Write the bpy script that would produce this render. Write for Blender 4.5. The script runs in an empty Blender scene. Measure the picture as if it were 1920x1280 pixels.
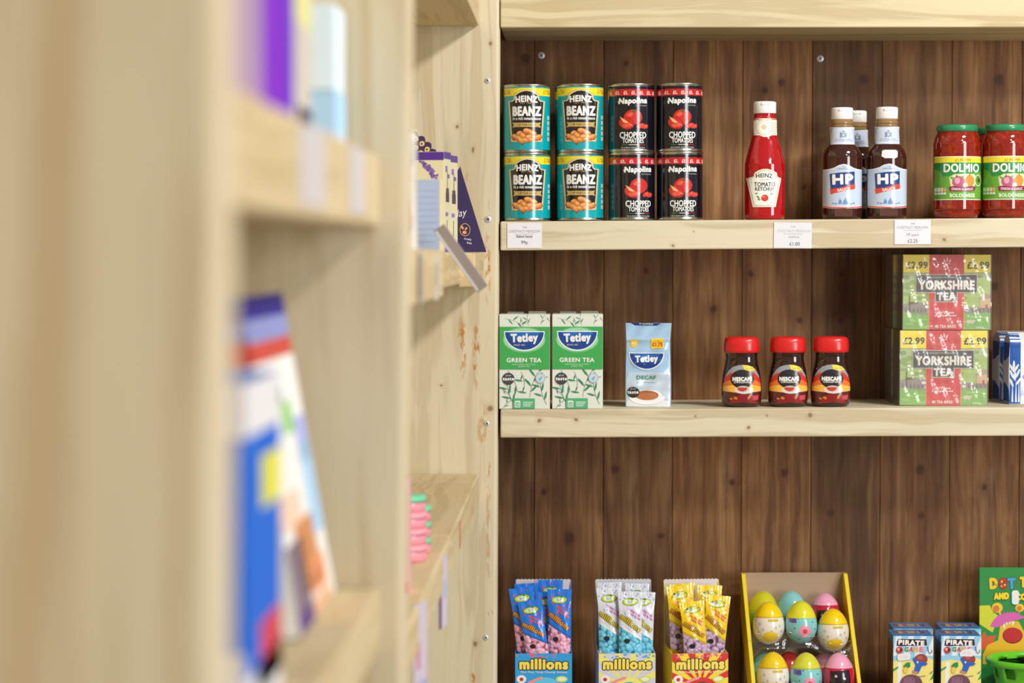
import bpy, bmesh, math, random
from mathutils import Vector, Matrix
random.seed(7)
SC = bpy.context.scene
COL = SC.collection
PI = math.pi

# ------------------------------------------------------------------ camera
FPX = 4500.0                                   # focal length in pixels of the 1920 px wide frame
EYE = Vector((0.0, 0.0, 1.45))
BETA = math.atan(163.0 / FPX)                  # looking slightly down
ALPHA = math.atan(127.0 / FPX * math.cos(BETA))  # and slightly to the left
R_ = Vector((math.cos(ALPHA), math.sin(ALPHA), 0))
F_ = Vector((-math.sin(ALPHA) * math.cos(BETA), math.cos(ALPHA) * math.cos(BETA), -math.sin(BETA)))
U_ = R_.cross(F_)
cam = bpy.data.cameras.new('camera')
cam.sensor_width = 36.0
cam.lens = FPX / 1920 * 36.0
cam.clip_start = 0.05
cam.dof.use_dof = True
cam.dof.focus_distance = 3.70
cam.dof.aperture_fstop = 4.3
camo = bpy.data.objects.new('camera', cam)
COL.objects.link(camo)
camo.matrix_world = Matrix(((R_.x, U_.x, -F_.x, EYE.x), (R_.y, U_.y, -F_.y, EYE.y), (R_.z, U_.z, -F_.z, EYE.z), (0, 0, 0, 1)))
SC.camera = camo

def at(px, py, Y):
    """point of the plane y = Y seen at that pixel of the photograph"""
    d = F_ + R_ * ((px - 960) / FPX) + U_ * ((640 - py) / FPX)
    return EYE + d * (Y / d.y)

# ------------------------------------------------------------------ light
SC.view_settings.view_transform = 'Standard'
SC.view_settings.look = 'None'
SC.view_settings.gamma = 1.0
SC.view_settings.use_curve_mapping = False
SC.view_settings.exposure = 0.10
w = bpy.data.worlds.new('world')
SC.world = w
w.use_nodes = True
bg = w.node_tree.nodes['Background']
bg.inputs[0].default_value = (1.0, 0.98, 0.95, 1)
bg.inputs[1].default_value = 0.29

def area(name, loc, target, sx, sy, power, colr=(1, 1, 1)):
    l = bpy.data.lights.new(name, 'AREA')
    l.shape = 'RECTANGLE'
    l.size = sx
    l.size_y = sy
    l.energy = power
    l.color = colr
    o = bpy.data.objects.new(name, l)
    COL.objects.link(o)
    o.location = loc
    o.rotation_euler = (Vector(target) - Vector(loc)).to_track_quat('-Z', 'Y').to_euler()
    return o
# daylight through the shop front behind and to the right of the photographer, and two ceiling lamps
area('shop_front_daylight', (3.9, -1.9, 1.75), (0.1, 3.9, 1.2), 1.5, 2.6, 138, (1.0, 0.99, 0.98))
area('ceiling_lamp', (1.55, 2.35, 2.95), (0.2, 3.9, 1.2), 0.5, 0.22, 39, (1.0, 0.97, 0.93))
area('ceiling_lamp', (1.5, 0.95, 2.95), (-0.1, 1.9, 1.2), 0.5, 0.22, 24, (1.0, 0.96, 0.91))

# ------------------------------------------------------------------ materials
def lin(c):
    out = []
    for v in c[:3]:
        v /= 255.0
        out.append(v / 12.92 if v <= 0.04045 else ((v + 0.055) / 1.055) ** 2.4)
    return (out[0], out[1], out[2], 1)

_M = {}
def mat(c, rough=0.45, metal=0.0, coat=0.0, trans=0.0, spec=0.5):
    key = (tuple(c), rough, metal, coat, trans, spec)
    if key in _M:
        return _M[key]
    m = bpy.data.materials.new('paint')
    m.use_nodes = True
    b = m.node_tree.nodes['Principled BSDF']
    b.inputs['Base Color'].default_value = lin(c)
    b.inputs['Roughness'].default_value = rough
    b.inputs['Metallic'].default_value = metal
    b.inputs['Coat Weight'].default_value = coat
    b.inputs['Coat Roughness'].default_value = 0.08
    b.inputs['Specular IOR Level'].default_value = spec
    b.inputs['Transmission Weight'].default_value = trans
    _M[key] = m
    return m

class NT:
    """small helper around a material's node tree"""
    def __init__(s, name):
        s.m = bpy.data.materials.new(name)
        s.m.use_nodes = True
        s.t = s.m.node_tree
        s.b = s.t.nodes['Principled BSDF']
    def n(s, typ, **kw):
        nd = s.t.nodes.new(typ)
        for k, v in kw.items():
            setattr(nd, k, v)
        return nd
    def l(s, a, b):
        s.t.links.new(a, b)
    def val(s, sock, v):
        sock.default_value = v
    def coords(s):
        g = s.n('ShaderNodeNewGeometry')
        return g.outputs['Position']
    def noise(s, vec, scale, detail=3, rough=0.55, mul=(1, 1, 1), dist=0.0):
        mp = s.n('ShaderNodeMapping')
        mp.inputs['Scale'].default_value = mul
        s.l(vec, mp.inputs['Vector'])
        nz = s.n('ShaderNodeTexNoise')
        nz.inputs['Scale'].default_value = scale
        nz.inputs['Detail'].default_value = detail
        nz.inputs['Roughness'].default_value = rough
        nz.inputs['Distortion'].default_value = dist
        s.l(mp.outputs[0], nz.inputs['Vector'])
        return nz.outputs['Fac']
    def ramp(s, fac, stops):
        r = s.n('ShaderNodeValToRGB')
        e = r.color_ramp.elements
        while len(e) < len(stops):
            e.new(0.5)
        for i, (p, c) in enumerate(stops):
            e[i].position = p
            e[i].color = c if len(c) == 4 else lin(c)
        s.l(fac, r.inputs['Fac'])
        return r.outputs['Color']
    def mix(s, fac, a, b, mode='MIX'):
        x = s.n('ShaderNodeMix', data_type='RGBA', blend_type=mode)
        if isinstance(fac, (int, float)):
            x.inputs[0].default_value = fac
        else:
            s.l(fac, x.inputs[0])
        for sock, v in ((x.inputs[6], a), (x.inputs[7], b)):
            if isinstance(v, tuple):
                sock.default_value = v
            else:
                s.l(v, sock)
        return x.outputs[2]
    def math(s, op, a, b=None, clamp=False):
        x = s.n('ShaderNodeMath', operation=op, use_clamp=clamp)
        for i, v in enumerate((a, b)):
            if v is None:
                continue
            if isinstance(v, (int, float)):
                x.inputs[i].default_value = v
            else:
                s.l(v, x.inputs[i])
        return x.outputs[0]
    def spot(s, vec, c, r, hard=1.0):
        """1 inside an ellipsoid round c with radii r, 0 outside"""
        a = s.n('ShaderNodeVectorMath', operation='SUBTRACT')
        s.l(vec, a.inputs[0])
        a.inputs[1].default_value = c
        d = s.n('ShaderNodeVectorMath', operation='DIVIDE')
        s.l(a.outputs[0], d.inputs[0])
        d.inputs[1].default_value = r
        ln = s.n('ShaderNodeVectorMath', operation='LENGTH')
        s.l(d.outputs[0], ln.inputs[0])
        q = s.math('SUBTRACT', 1.0, ln.outputs['Value'], True)
        return s.math('MULTIPLY', q, hard, True)
    def bump(s, h, strength, dist=0.001):
        b = s.n('ShaderNodeBump')
        b.inputs['Strength'].default_value = strength
        b.inputs['Distance'].default_value = dist
        s.l(h, b.inputs['Height'])
        s.l(b.outputs[0], s.b.inputs['Normal'])

def wobble(t, vec, scale, amt):
    nz = t.n('ShaderNodeTexNoise')
    nz.inputs['Scale'].default_value = scale
    nz.inputs['Detail'].default_value = 2
    t.l(vec, nz.inputs['Vector'])
    sub = t.n('ShaderNodeVectorMath', operation='SUBTRACT')
    t.l(nz.outputs['Color'], sub.inputs[0])
    sub.inputs[1].default_value = (0.5, 0.5, 0.5)
    sc = t.n('ShaderNodeVectorMath', operation='SCALE')
    t.l(sub.outputs[0], sc.inputs[0])
    sc.inputs['Scale'].default_value = amt
    ad = t.n('ShaderNodeVectorMath', operation='ADD')
    t.l(vec, ad.inputs[0])
    t.l(sc.outputs[0], ad.inputs[1])
    return ad.outputs[0]

def pine(name, axis, tone=1.0, knots=(), stains=(), light=(236, 227, 200), dark=(206, 186, 146), rings=38.0, long=0.045):
    """pale planed softwood; grain runs along the axis 0, 1 or 2"""
    t = NT(name)
    p = t.coords()
    wv = wobble(t, p, 3.0, 0.05)
    mul = [1.0, 1.0, 1.0]
    mul[axis] = long
    g1 = t.noise(wv, rings, 3, 0.5, mul, 0.6)
    mul2 = [1.0, 1.0, 1.0]
    mul2[axis] = 0.02
    g2 = t.noise(p, 210.0, 2, 0.6, mul2)
    big = t.noise(p, 2.4, 2, 0.5)
    lines = t.math('PINGPONG', t.math('MULTIPLY', g1, 7.0), 1.0)
    c1 = t.ramp(g1, [(0.30, dark), (0.5, light), (0.72, tuple(min(255, v + 6) for v in light))])
    c2 = t.mix(t.math('MULTIPLY', t.math('POWER', lines, 3.0), 0.38), c1, lin(tuple(v * 0.86 for v in dark)))
    c3 = t.mix(t.math('MULTIPLY', g2, 0.30), c2, lin(dark))
    c4 = t.mix(t.math('MULTIPLY', t.math('SUBTRACT', big, 0.35, True), 0.8, True), c3, lin((206, 198, 172)))
    pw = wobble(t, p, 60.0, 0.006)
    for c, r in knots:
        halo = t.spot(pw, c, tuple(v * 2.6 for v in r), 1.0)
        c4 = t.mix(t.math('MULTIPLY', halo, 0.35), c4, lin((168, 130, 82)))
        core = t.spot(pw, c, r, 2.2)
        c4 = t.mix(t.math('MULTIPLY', core, 0.75), c4, lin((126, 96, 60)))
    if stains:
        pt = t.noise(p, 140.0, 3, 0.6, (1, 1, 0.35))
        thr = t.math('MULTIPLY', t.math('SUBTRACT', pt, 0.46, True), 9.0, True)
        for c, r, k in stains:
            q = t.math('MULTIPLY', t.math('MULTIPLY', t.spot(pw, c, r, 1.8), thr), k)
            c4 = t.mix(q, c4, lin((188, 126, 58)))
    t.l(c4, t.b.inputs['Base Color'])
    t.b.inputs['Roughness'].default_value = 0.62
    t.b.inputs['Specular IOR Level'].default_value = 0.35
    t.bump(t.math('ADD', g2, lines), 0.12, 0.0008)
    return t.m

def beads(name, c, gap):
    t = NT(name)
    p = t.coords()
    v = t.n('ShaderNodeTexVoronoi')
    v.inputs['Scale'].default_value = 150.0
    t.l(p, v.inputs['Vector'])
    col_ = t.ramp(v.outputs['Distance'], [(0.15, tuple(min(255, x + 12) for x in c)), (0.55, c), (0.8, gap)])
    t.l(col_, t.b.inputs['Base Color'])
    t.b.inputs['Roughness'].default_value = 0.3
    h = t.math('SUBTRACT', 1.0, v.outputs['Distance'])
    t.bump(h, 0.7, 0.003)
    return t.m

def film(name, amount, rough=0.08, wrinkle=0.5, scale=30.0, tint=(1, 1, 1, 1), mul=(1, 1, 1), glare=0.0):
    """clear plastic: mostly see-through, glossy where it creases"""
    m = bpy.data.materials.new(name)
    m.use_nodes = True
    t = m.node_tree
    t.nodes.clear()
    N = t.nodes.new
    L = t.links.new
    o, mx, tr, gl = N('ShaderNodeOutputMaterial'), N('ShaderNodeMixShader'), N('ShaderNodeBsdfTransparent'), N('ShaderNodeBsdfGlossy')
    tr.inputs[0].default_value = tint
    gl.inputs['Roughness'].default_value = rough
    lw, pw, ad = N('ShaderNodeLayerWeight'), N('ShaderNodeMath'), N('ShaderNodeMath')
    pw.operation = 'POWER'
    pw.inputs[1].default_value = 4.0
    ad.operation = 'ADD'
    ad.use_clamp = True
    ad.inputs[1].default_value = amount
    ge, mp, nz, bp = N('ShaderNodeNewGeometry'), N('ShaderNodeMapping'), N('ShaderNodeTexNoise'), N('ShaderNodeBump')
    mp.inputs['Scale'].default_value = mul
    mp.inputs['Rotation'].default_value = (0, 0.35, 0)
    nz.inputs['Scale'].default_value = scale
    nz.inputs['Detail'].default_value = 3
    nz.inputs['Distortion'].default_value = 0.8
    bp.inputs['Strength'].default_value = wrinkle
    bp.inputs['Distance'].default_value = 0.006
    L(ge.outputs['Position'], mp.inputs['Vector'])
    L(mp.outputs[0], nz.inputs['Vector'])
    L(nz.outputs['Fac'], bp.inputs['Height'])
    L(bp.outputs[0], gl.inputs['Normal'])
    L(lw.outputs['Facing'], pw.inputs[0])
    L(pw.outputs[0], ad.inputs[0])
    L(ad.outputs[0], mx.inputs[0])
    L(tr.outputs[0], mx.inputs[1])
    L(gl.outputs[0], mx.inputs[2])
    out = mx.outputs[0]
    if glare:  # diffuse white mixed in, standing for bright surroundings mirrored in the film
        df, m2 = N('ShaderNodeBsdfDiffuse'), N('ShaderNodeMixShader')
        df.inputs[0].default_value = (0.9, 0.9, 0.9, 1)
        m2.inputs[0].default_value = glare
        L(out, m2.inputs[1])
        L(df.outputs[0], m2.inputs[2])
        out = m2.outputs[0]
    L(out, o.inputs[0])
    return m

# ------------------------------------------------------------------ mesh building (millimetres, front is -y)
class MB:
    def __init__(s):
        s.v, s.f, s.m, s.sm, s.mats = [], [], [], [], []
    def mi(s, m):
        if m not in s.mats:
            s.mats.append(m)
        return s.mats.index(m)
    def add(s, vs, fs, m, smooth=False):
        o = len(s.v)
        k = s.mi(m)
        s.v += [tuple(p) for p in vs]
        for f in fs:
            s.f.append(tuple(o + i for i in f))
            s.m.append(k)
            s.sm.append(smooth)
        return s
    def bm(s, b, m, smooth=False):
        b.verts.index_update()
        return s.add([v.co[:] for v in b.verts], [[v.index for v in f.verts] for f in b.faces], m, smooth)
    def hexa(s, p, m, bevel=0.0, seg=2):
        """8 corners: bottom 4 counter-clockwise, then top 4"""
        b = bmesh.new()
        vs = [b.verts.new(q) for q in p]
        for f in ((3, 2, 1, 0), (4, 5, 6, 7), (0, 1, 5, 4), (1, 2, 6, 5), (2, 3, 7, 6), (3, 0, 4, 7)):
            b.faces.new([vs[i] for i in f])
        if bevel:
            bmesh.ops.bevel(b, geom=b.edges[:], offset=bevel, segments=seg, profile=0.5, affect='EDGES')
        s.bm(b, m)
        b.free()
        return s
    def box(s, x0, x1, y0, y1, z0, z1, m, bevel=0.0, seg=2):
        return s.hexa([(x0, y0, z0), (x1, y0, z0), (x1, y1, z0), (x0, y1, z0),
                       (x0, y0, z1), (x1, y0, z1), (x1, y1, z1), (x0, y1, z1)], m, bevel, seg)
    def lathe(s, prof, m, n=48, sy=1.0, cx=0, cy=0, sq=2.0, smooth=True):
        vs, fs = [], []
        for r, z in prof:
            for i in range(n):
                a = 2 * PI * i / n
                c, d = math.cos(a), math.sin(a)
                k = (abs(c) ** sq + abs(d) ** sq) ** (-1.0 / sq)
                vs.append((cx + r * k * c, cy + r * k * d * sy, z))
        for j in range(len(prof) - 1):
            for i in range(n):
                i2 = (i + 1) % n
                fs.append((j * n + i, j * n + i2, (j + 1) * n + i2, (j + 1) * n + i))
        if prof[0][0] > 0.01:
            fs.append(tuple(range(n))[::-1])
        if prof[-1][0] > 0.01:
            fs.append(tuple((len(prof) - 1) * n + i for i in range(n)))
        return s.add(vs, fs, m, smooth)
    def prism(s, poly, y0, y1, m, plane='xz'):
        """outline extruded; plane 'xz' along y, plane 'yz' along x"""
        n = len(poly)
        b = bmesh.new()
        def q(p, d):
            return (p[0], d, p[1]) if plane == 'xz' else (d, p[0], p[1])
        a = [b.verts.new(q(p, y0)) for p in poly]
        c = [b.verts.new(q(p, y1)) for p in poly]
        b.faces.new(a)
        b.faces.new(c[::-1])
        for i in range(n):
            j = (i + 1) % n
            b.faces.new((a[j], a[i], c[i], c[j]))
        bmesh.ops.recalc_face_normals(b, faces=b.faces[:])
        bmesh.ops.triangulate(b, faces=[f for f in b.faces if len(f.verts) > 4])
        s.bm(b, m)
        b.free()
        return s
    def tube(s, pts, r, m, n=8):
        vs, fs = [], []
        P = [Vector(p) for p in pts]
        for i, p in enumerate(P):
            d = (P[min(i + 1, len(P) - 1)] - P[max(i - 1, 0)]).normalized()
            u = d.cross(Vector((0.13, 0.2, 0.97))).normalized()
            v = d.cross(u)
            for k in range(n):
                a = 2 * PI * k / n
                vs.append(p + u * (r * math.cos(a)) + v * (r * math.sin(a)))
        for i in range(len(P) - 1):
            for k in range(n):
                k2 = (k + 1) % n
                fs.append((i * n + k, i * n + k2, (i + 1) * n + k2, (i + 1) * n + k))
        fs.append(tuple(range(n))[::-1])
        fs.append(tuple((len(P) - 1) * n + k for k in range(n)))
        return s.add(vs, fs, m, True)
    def grid(s, fn, nu, nv, m, smooth=True, keep=None):
        vs = [fn(i / nu, j / nv) for j in range(nv + 1) for i in range(nu + 1)]
        fs = []
        for j in range(nv):
            for i in range(nu):
                if keep is None or keep(i, j):
                    a = j * (nu + 1) + i
                    fs.append((a, a + 1, a + nu + 2, a + nu + 1))
        return s.add(vs, fs, m, smooth)
    def xf(s, M):
        s.v = [tuple(M @ Vector(p)) for p in s.v]
        return s
    def build(s, name, parent=None, loc=None, world=False):
        me = bpy.data.meshes.new(name)
        k = 0.001
        off = Vector((0, 0, 0))
        if world:                              # vertices are world millimetres
            off = Vector(loc or (0, 0, 0))
            q = parent
            if q:
                off = Vector((0, 0, 0))
            while q:
                off = off + q.location
                q = q.parent
        me.from_pydata([(p[0] * k - off.x, p[1] * k - off.y, p[2] * k - off.z) for p in s.v], [], s.f)
        for m in s.mats:
            me.materials.append(m)
        me.polygons.foreach_set('material_index', s.m)
        me.polygons.foreach_set('use_smooth', s.sm)
        me.validate()
        me.update()
        o = bpy.data.objects.new(name, me)
        COL.objects.link(o)
        if parent:
            o.parent = parent
        elif world:
            o.location = off
        elif loc:
            o.location = loc
        return o

def tag(o, label, cat, group=None):
    o['label'] = label
    o['category'] = cat
    if group:
        o['group'] = group
    return o

def thing(name, label, cat, loc, rz=0.0, group=None, rx=0.0, ry=0.0):
    o = bpy.data.objects.new(name, None)
    o.empty_display_size = 0.02
    COL.objects.link(o)
    o.location = loc
    o.rotation_euler = (rx, ry, rz)
    return tag(o, label, cat, group)

def dup(root, loc, label, rz=None, group=None, ry=None):
    r = root.copy()
    COL.objects.link(r)
    r.location = loc
    if rz is not None or ry is not None:
        e = root.rotation_euler
        r.rotation_euler = (e[0], e[1] if ry is None else ry, e[2] if rz is None else rz)
    r['label'] = label
    if group:
        r['group'] = group
    for ch in list(root.children):
        c = ch.copy()
        COL.objects.link(c)
        c.parent = r
        for g in list(ch.children):
            d = g.copy()
            COL.objects.link(d)
            d.parent = c
    return r

# ------------------------------------------------------------------ printed artwork
_T = {}
def glyphs(s, bold):
    """outline of a word in a unit box, spaced for that boldness"""
    key = (s, bold)
    if key not in _T:
        cu = bpy.data.curves.new('t', 'FONT')
        cu.body = s
        cu.resolution_u = 3
        cu.space_character = 1.0 + 2.6 * bold
        ob = bpy.data.objects.new('t', cu)
        me = bpy.data.meshes.new_from_object(ob)
        vs = [(v.co.x, v.co.y) for v in me.vertices]
        fs = [tuple(p.vertices) for p in me.polygons]
        bpy.data.objects.remove(ob)
        bpy.data.curves.remove(cu)
        bpy.data.meshes.remove(me)
        _T[key] = (vs, fs)
    vs, fs = _T[key]
    rv = vs
    x0, x1 = min(v[0] for v in rv), max(v[0] for v in rv)
    y0, y1 = min(v[1] for v in rv), max(v[1] for v in rv)
    return ([((x - (x0 + x1) / 2) / (x1 - x0), (y - (y0 + y1) / 2) / (y1 - y0)) for x, y in vs], fs)

def ell(cx, cy, rx, ry, n=20, a0=0.0, a1=2 * PI, rot=0.0):
    out = []
    full = abs(a1 - a0 - 2 * PI) < 1e-6
    for i in range(n if full else n + 1):
        a = a0 + (a1 - a0) * i / n
        x, y = rx * math.cos(a), ry * math.sin(a)
        out.append((cx + x * math.cos(rot) - y * math.sin(rot), cy + x * math.sin(rot) + y * math.cos(rot)))
    return out

def rrect(x0, y0, x1, y1, r, n=4):
    out = []
    for cx, cy, a in ((x1 - r, y1 - r, 0), (x0 + r, y1 - r, PI / 2), (x0 + r, y0 + r, PI), (x1 - r, y0 + r, 1.5 * PI)):
        out += ell(cx, cy, r, r, n, a, a + PI / 2)
    return out

class Art:
    """flat shapes in layers, in picture units (x right, y DOWN); cx, by: the spot that becomes (0, 0); k: mm per unit"""
    STEP = 0.035                               # mm between layers of print
    def __init__(s, cx, by, k, rough=0.35, coat=0.0, ky=None):
        s.cx, s.by, s.k, s.ky = cx, by, k, ky or k
        s.rough, s.coat = rough, coat
        s.items = []
        s.lay = 0
    def _put(s, groups, c):
        """groups of (points, faces), each a hair in front of the one before"""
        s.lay += 1
        for i, (vs, fs) in enumerate(groups):
            s.items.append((list(vs), fs, c, s.lay))
            if i < len(groups) - 1:
                s.lay += 0.15
    def poly(s, pts, c):
        s._put([(pts, [tuple(range(len(pts)))])], c)
        return s
    def rect(s, x0, y0, x1, y1, c):
        return s.poly([(x0, y0), (x1, y0), (x1, y1), (x0, y1)], c)
    def ellipse(s, cx, cy, rx, ry, c, n=20, rot=0.0):
        return s.poly(ell(cx, cy, rx, ry, n, rot=rot), c)
    def many(s, polys, c):
        s._put([(p, [tuple(range(len(p)))]) for p in polys], c)
        return s
    def line(s, pts, wd, c):
        P = [Vector((p[0], p[1])) for p in pts]
        a, b = [], []
        for i, p in enumerate(P):
            d = (P[min(i + 1, len(P) - 1)] - P[max(i - 1, 0)])
            d = d.normalized() if d.length > 1e-9 else Vector((1, 0))
            n = Vector((-d.y, d.x)) * wd / 2
            a.append(tuple(p + n))
            b.append(tuple(p - n))
        vs, fs = a + b, []
        n = len(P)
        for i in range(n - 1):
            fs.append((i, i + 1, n + i + 1, n + i))
        s._put([(vs, fs)], c)
        return s
    def text(s, txt, cx, cy, wd, ht, c, bold=0.0, arc=0.0, rot=0.0, shear=0.0, outline=None, ow=0.02):
        """fitted to wd x ht round (cx, cy); arc lifts the middle by that share of ht"""
        g, fs = glyphs(txt, bold)
        rb = min(bold * 1.3 * ht, 0.12 * wd)
        wd, ht = wd - 2 * rb, ht - 2 * rb
        vs = []
        for x, y in g:
            u = x * wd + shear * y * ht
            v = y * ht + arc * ht * (0.25 - x * x) * 4
            vs.append((cx + u * math.cos(rot) + v * math.sin(rot), cy + u * math.sin(rot) - v * math.cos(rot)))
        if outline:                            # the same letters set off all round
            ro = rb + ow * ht
            s._put([([(x + ro * math.cos(k * PI / 6), y + ro * math.sin(k * PI / 6)) for x, y in vs], fs) for k in range(12)], outline)
        if rb > 0:                             # bold: the thin letters set off all round
            n = 8 if bold >= 0.03 else 4
            s._put([([(x + rb * math.cos(k * 2 * PI / n + 0.4), y + rb * math.sin(k * 2 * PI / n + 0.4)) for x, y in vs], fs) for k in range(n)] + [(vs, fs)], c)
        else:
            s._put([(vs, fs)], c)
        return s
    def into(s, mb, front, du=3.0, dv=None, smooth=True, clip=None, extra=None):
        """wrap on the surface y = front(x, z) and add to mb; colours may be rgb tuples or materials"""
        bycol = {}
        for it in s.items:
            bycol.setdefault(it[2] if isinstance(it[2], tuple) else it[2].name, []).append(it)
        for key, its in bycol.items():
            b = bmesh.new()
            lim = {}
            for vs, fs, c, lay in its:
                vv = [b.verts.new(((x - s.cx) * s.k, (s.by - y) * s.ky, lay * s.STEP)) for x, y in vs]
                for f in fs:
                    try:
                        b.faces.new([vv[i] for i in f])
                    except ValueError:
                        pass
            big = [f for f in b.faces if len(f.verts) > 3]
            if big:
                bmesh.ops.triangulate(b, faces=big, quad_method='BEAUTY', ngon_method='EAR_CLIP')
            xs = [v.co.x for v in b.verts]
            ys = [v.co.y for v in b.verts]
            def cut(axis, pos, drop=0):
                co = (pos, 0, 0) if axis == 0 else (0, pos, 0)
                no = (1, 0, 0) if axis == 0 else (0, 1, 0)
                bmesh.ops.bisect_plane(b, geom=b.verts[:] + b.edges[:] + b.faces[:], dist=1e-5, plane_co=co, plane_no=no,
                                       clear_outer=drop > 0, clear_inner=drop < 0)
            if clip:
                for axis, lo, hi in ((0, clip[0], clip[1]), (1, clip[2], clip[3])):
                    ref = xs if axis == 0 else ys
                    if lo is not None and min(ref) < lo:
                        cut(axis, lo, -1)
                    if hi is not None and max(ref) > hi:
                        cut(axis, hi, 1)
            if du:
                for i in range(int(math.floor(min(xs) / du)) + 1, int(math.ceil(max(xs) / du))):
                    cut(0, i * du)
                if extra:
                    for p in extra:
                        if min(xs) < p < max(xs):
                            cut(0, p)
            if dv:
                for i in range(int(math.floor(min(ys) / dv)) + 1, int(math.ceil(max(ys) / dv))):
                    cut(1, i * dv)
            for v in b.verts:
                x, z, o = v.co
                v.co = (x, front(x, z) - o, z)
            b.normal_update()
            flip = [f for f in b.faces if f.normal.y > 0]
            if flip:
                bmesh.ops.reverse_faces(b, faces=flip)
            c = its[0][2]
            m = mat(c, s.rough, 0.0, s.coat) if isinstance(c, tuple) else c
            mb.bm(b, m, smooth)
            b.free()
        return mb

def interp(prof):
    """radius at height from a list of (r, z)"""
    def f(z):
        if z <= prof[0][1]:
            return prof[0][0]
        for (r0, z0), (r1, z1) in zip(prof, prof[1:]):
            if z <= z1:
                return r0 + (r1 - r0) * (z - z0) / max(1e-6, z1 - z0)
        return prof[-1][0]
    return f

def smooth_prof(prof, n=6):
    """Catmull-Rom through (r, z) points"""
    P = [prof[0]] + list(prof) + [prof[-1]]
    out = []
    for i in range(1, len(P) - 2):
        for k in range(n):
            t = k / n
            q = []
            for d in (0, 1):
                a, b, c, e = P[i - 1][d], P[i][d], P[i + 1][d], P[i + 2][d]
                q.append(0.5 * (2 * b + (c - a) * t + (2 * a - 5 * b + 4 * c - e) * t * t + (3 * b - a - 3 * c + e) * t ** 3))
            out.append((max(0.0, q[0]), q[1]))
    out.append(prof[-1])
    return out

def roundfront(rf, sy=1.0, out=0.12, sq=2.0):
    """front surface of a turned body, for Art.into"""
    def f(x, z):
        r = rf(z)
        q = max(0.0, 1.0 - min(1.0, abs(x) / r) ** sq)
        return -(r * sy * q ** (1.0 / sq)) - out
    return f

def edgecuts(R):
    return [sgn * R * k for sgn in (-1, 1) for k in (0.72, 0.8, 0.86, 0.9, 0.93, 0.955, 0.975, 0.99)]
# ------------------------------------------------------------------ the place: wall, floor, two shelving units in a corner
YF, YB = 3.84, 4.079          # front edge of the far shelves and the boarded wall behind them
YM, YN = 1.93, 0.918          # the middle and the near upright of the left-hand unit
XS = -161.0                   # front of the left-hand shelves (mm)
XW = -460.0                   # wall on the left (mm)
EZ = EYE.z * 1000

def px(x, y, Y):
    """pixel -> world millimetres on the plane y = Y"""
    return at(x, y, Y) * 1000

def structure(o):
    o['kind'] = 'structure'
    return o

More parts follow.
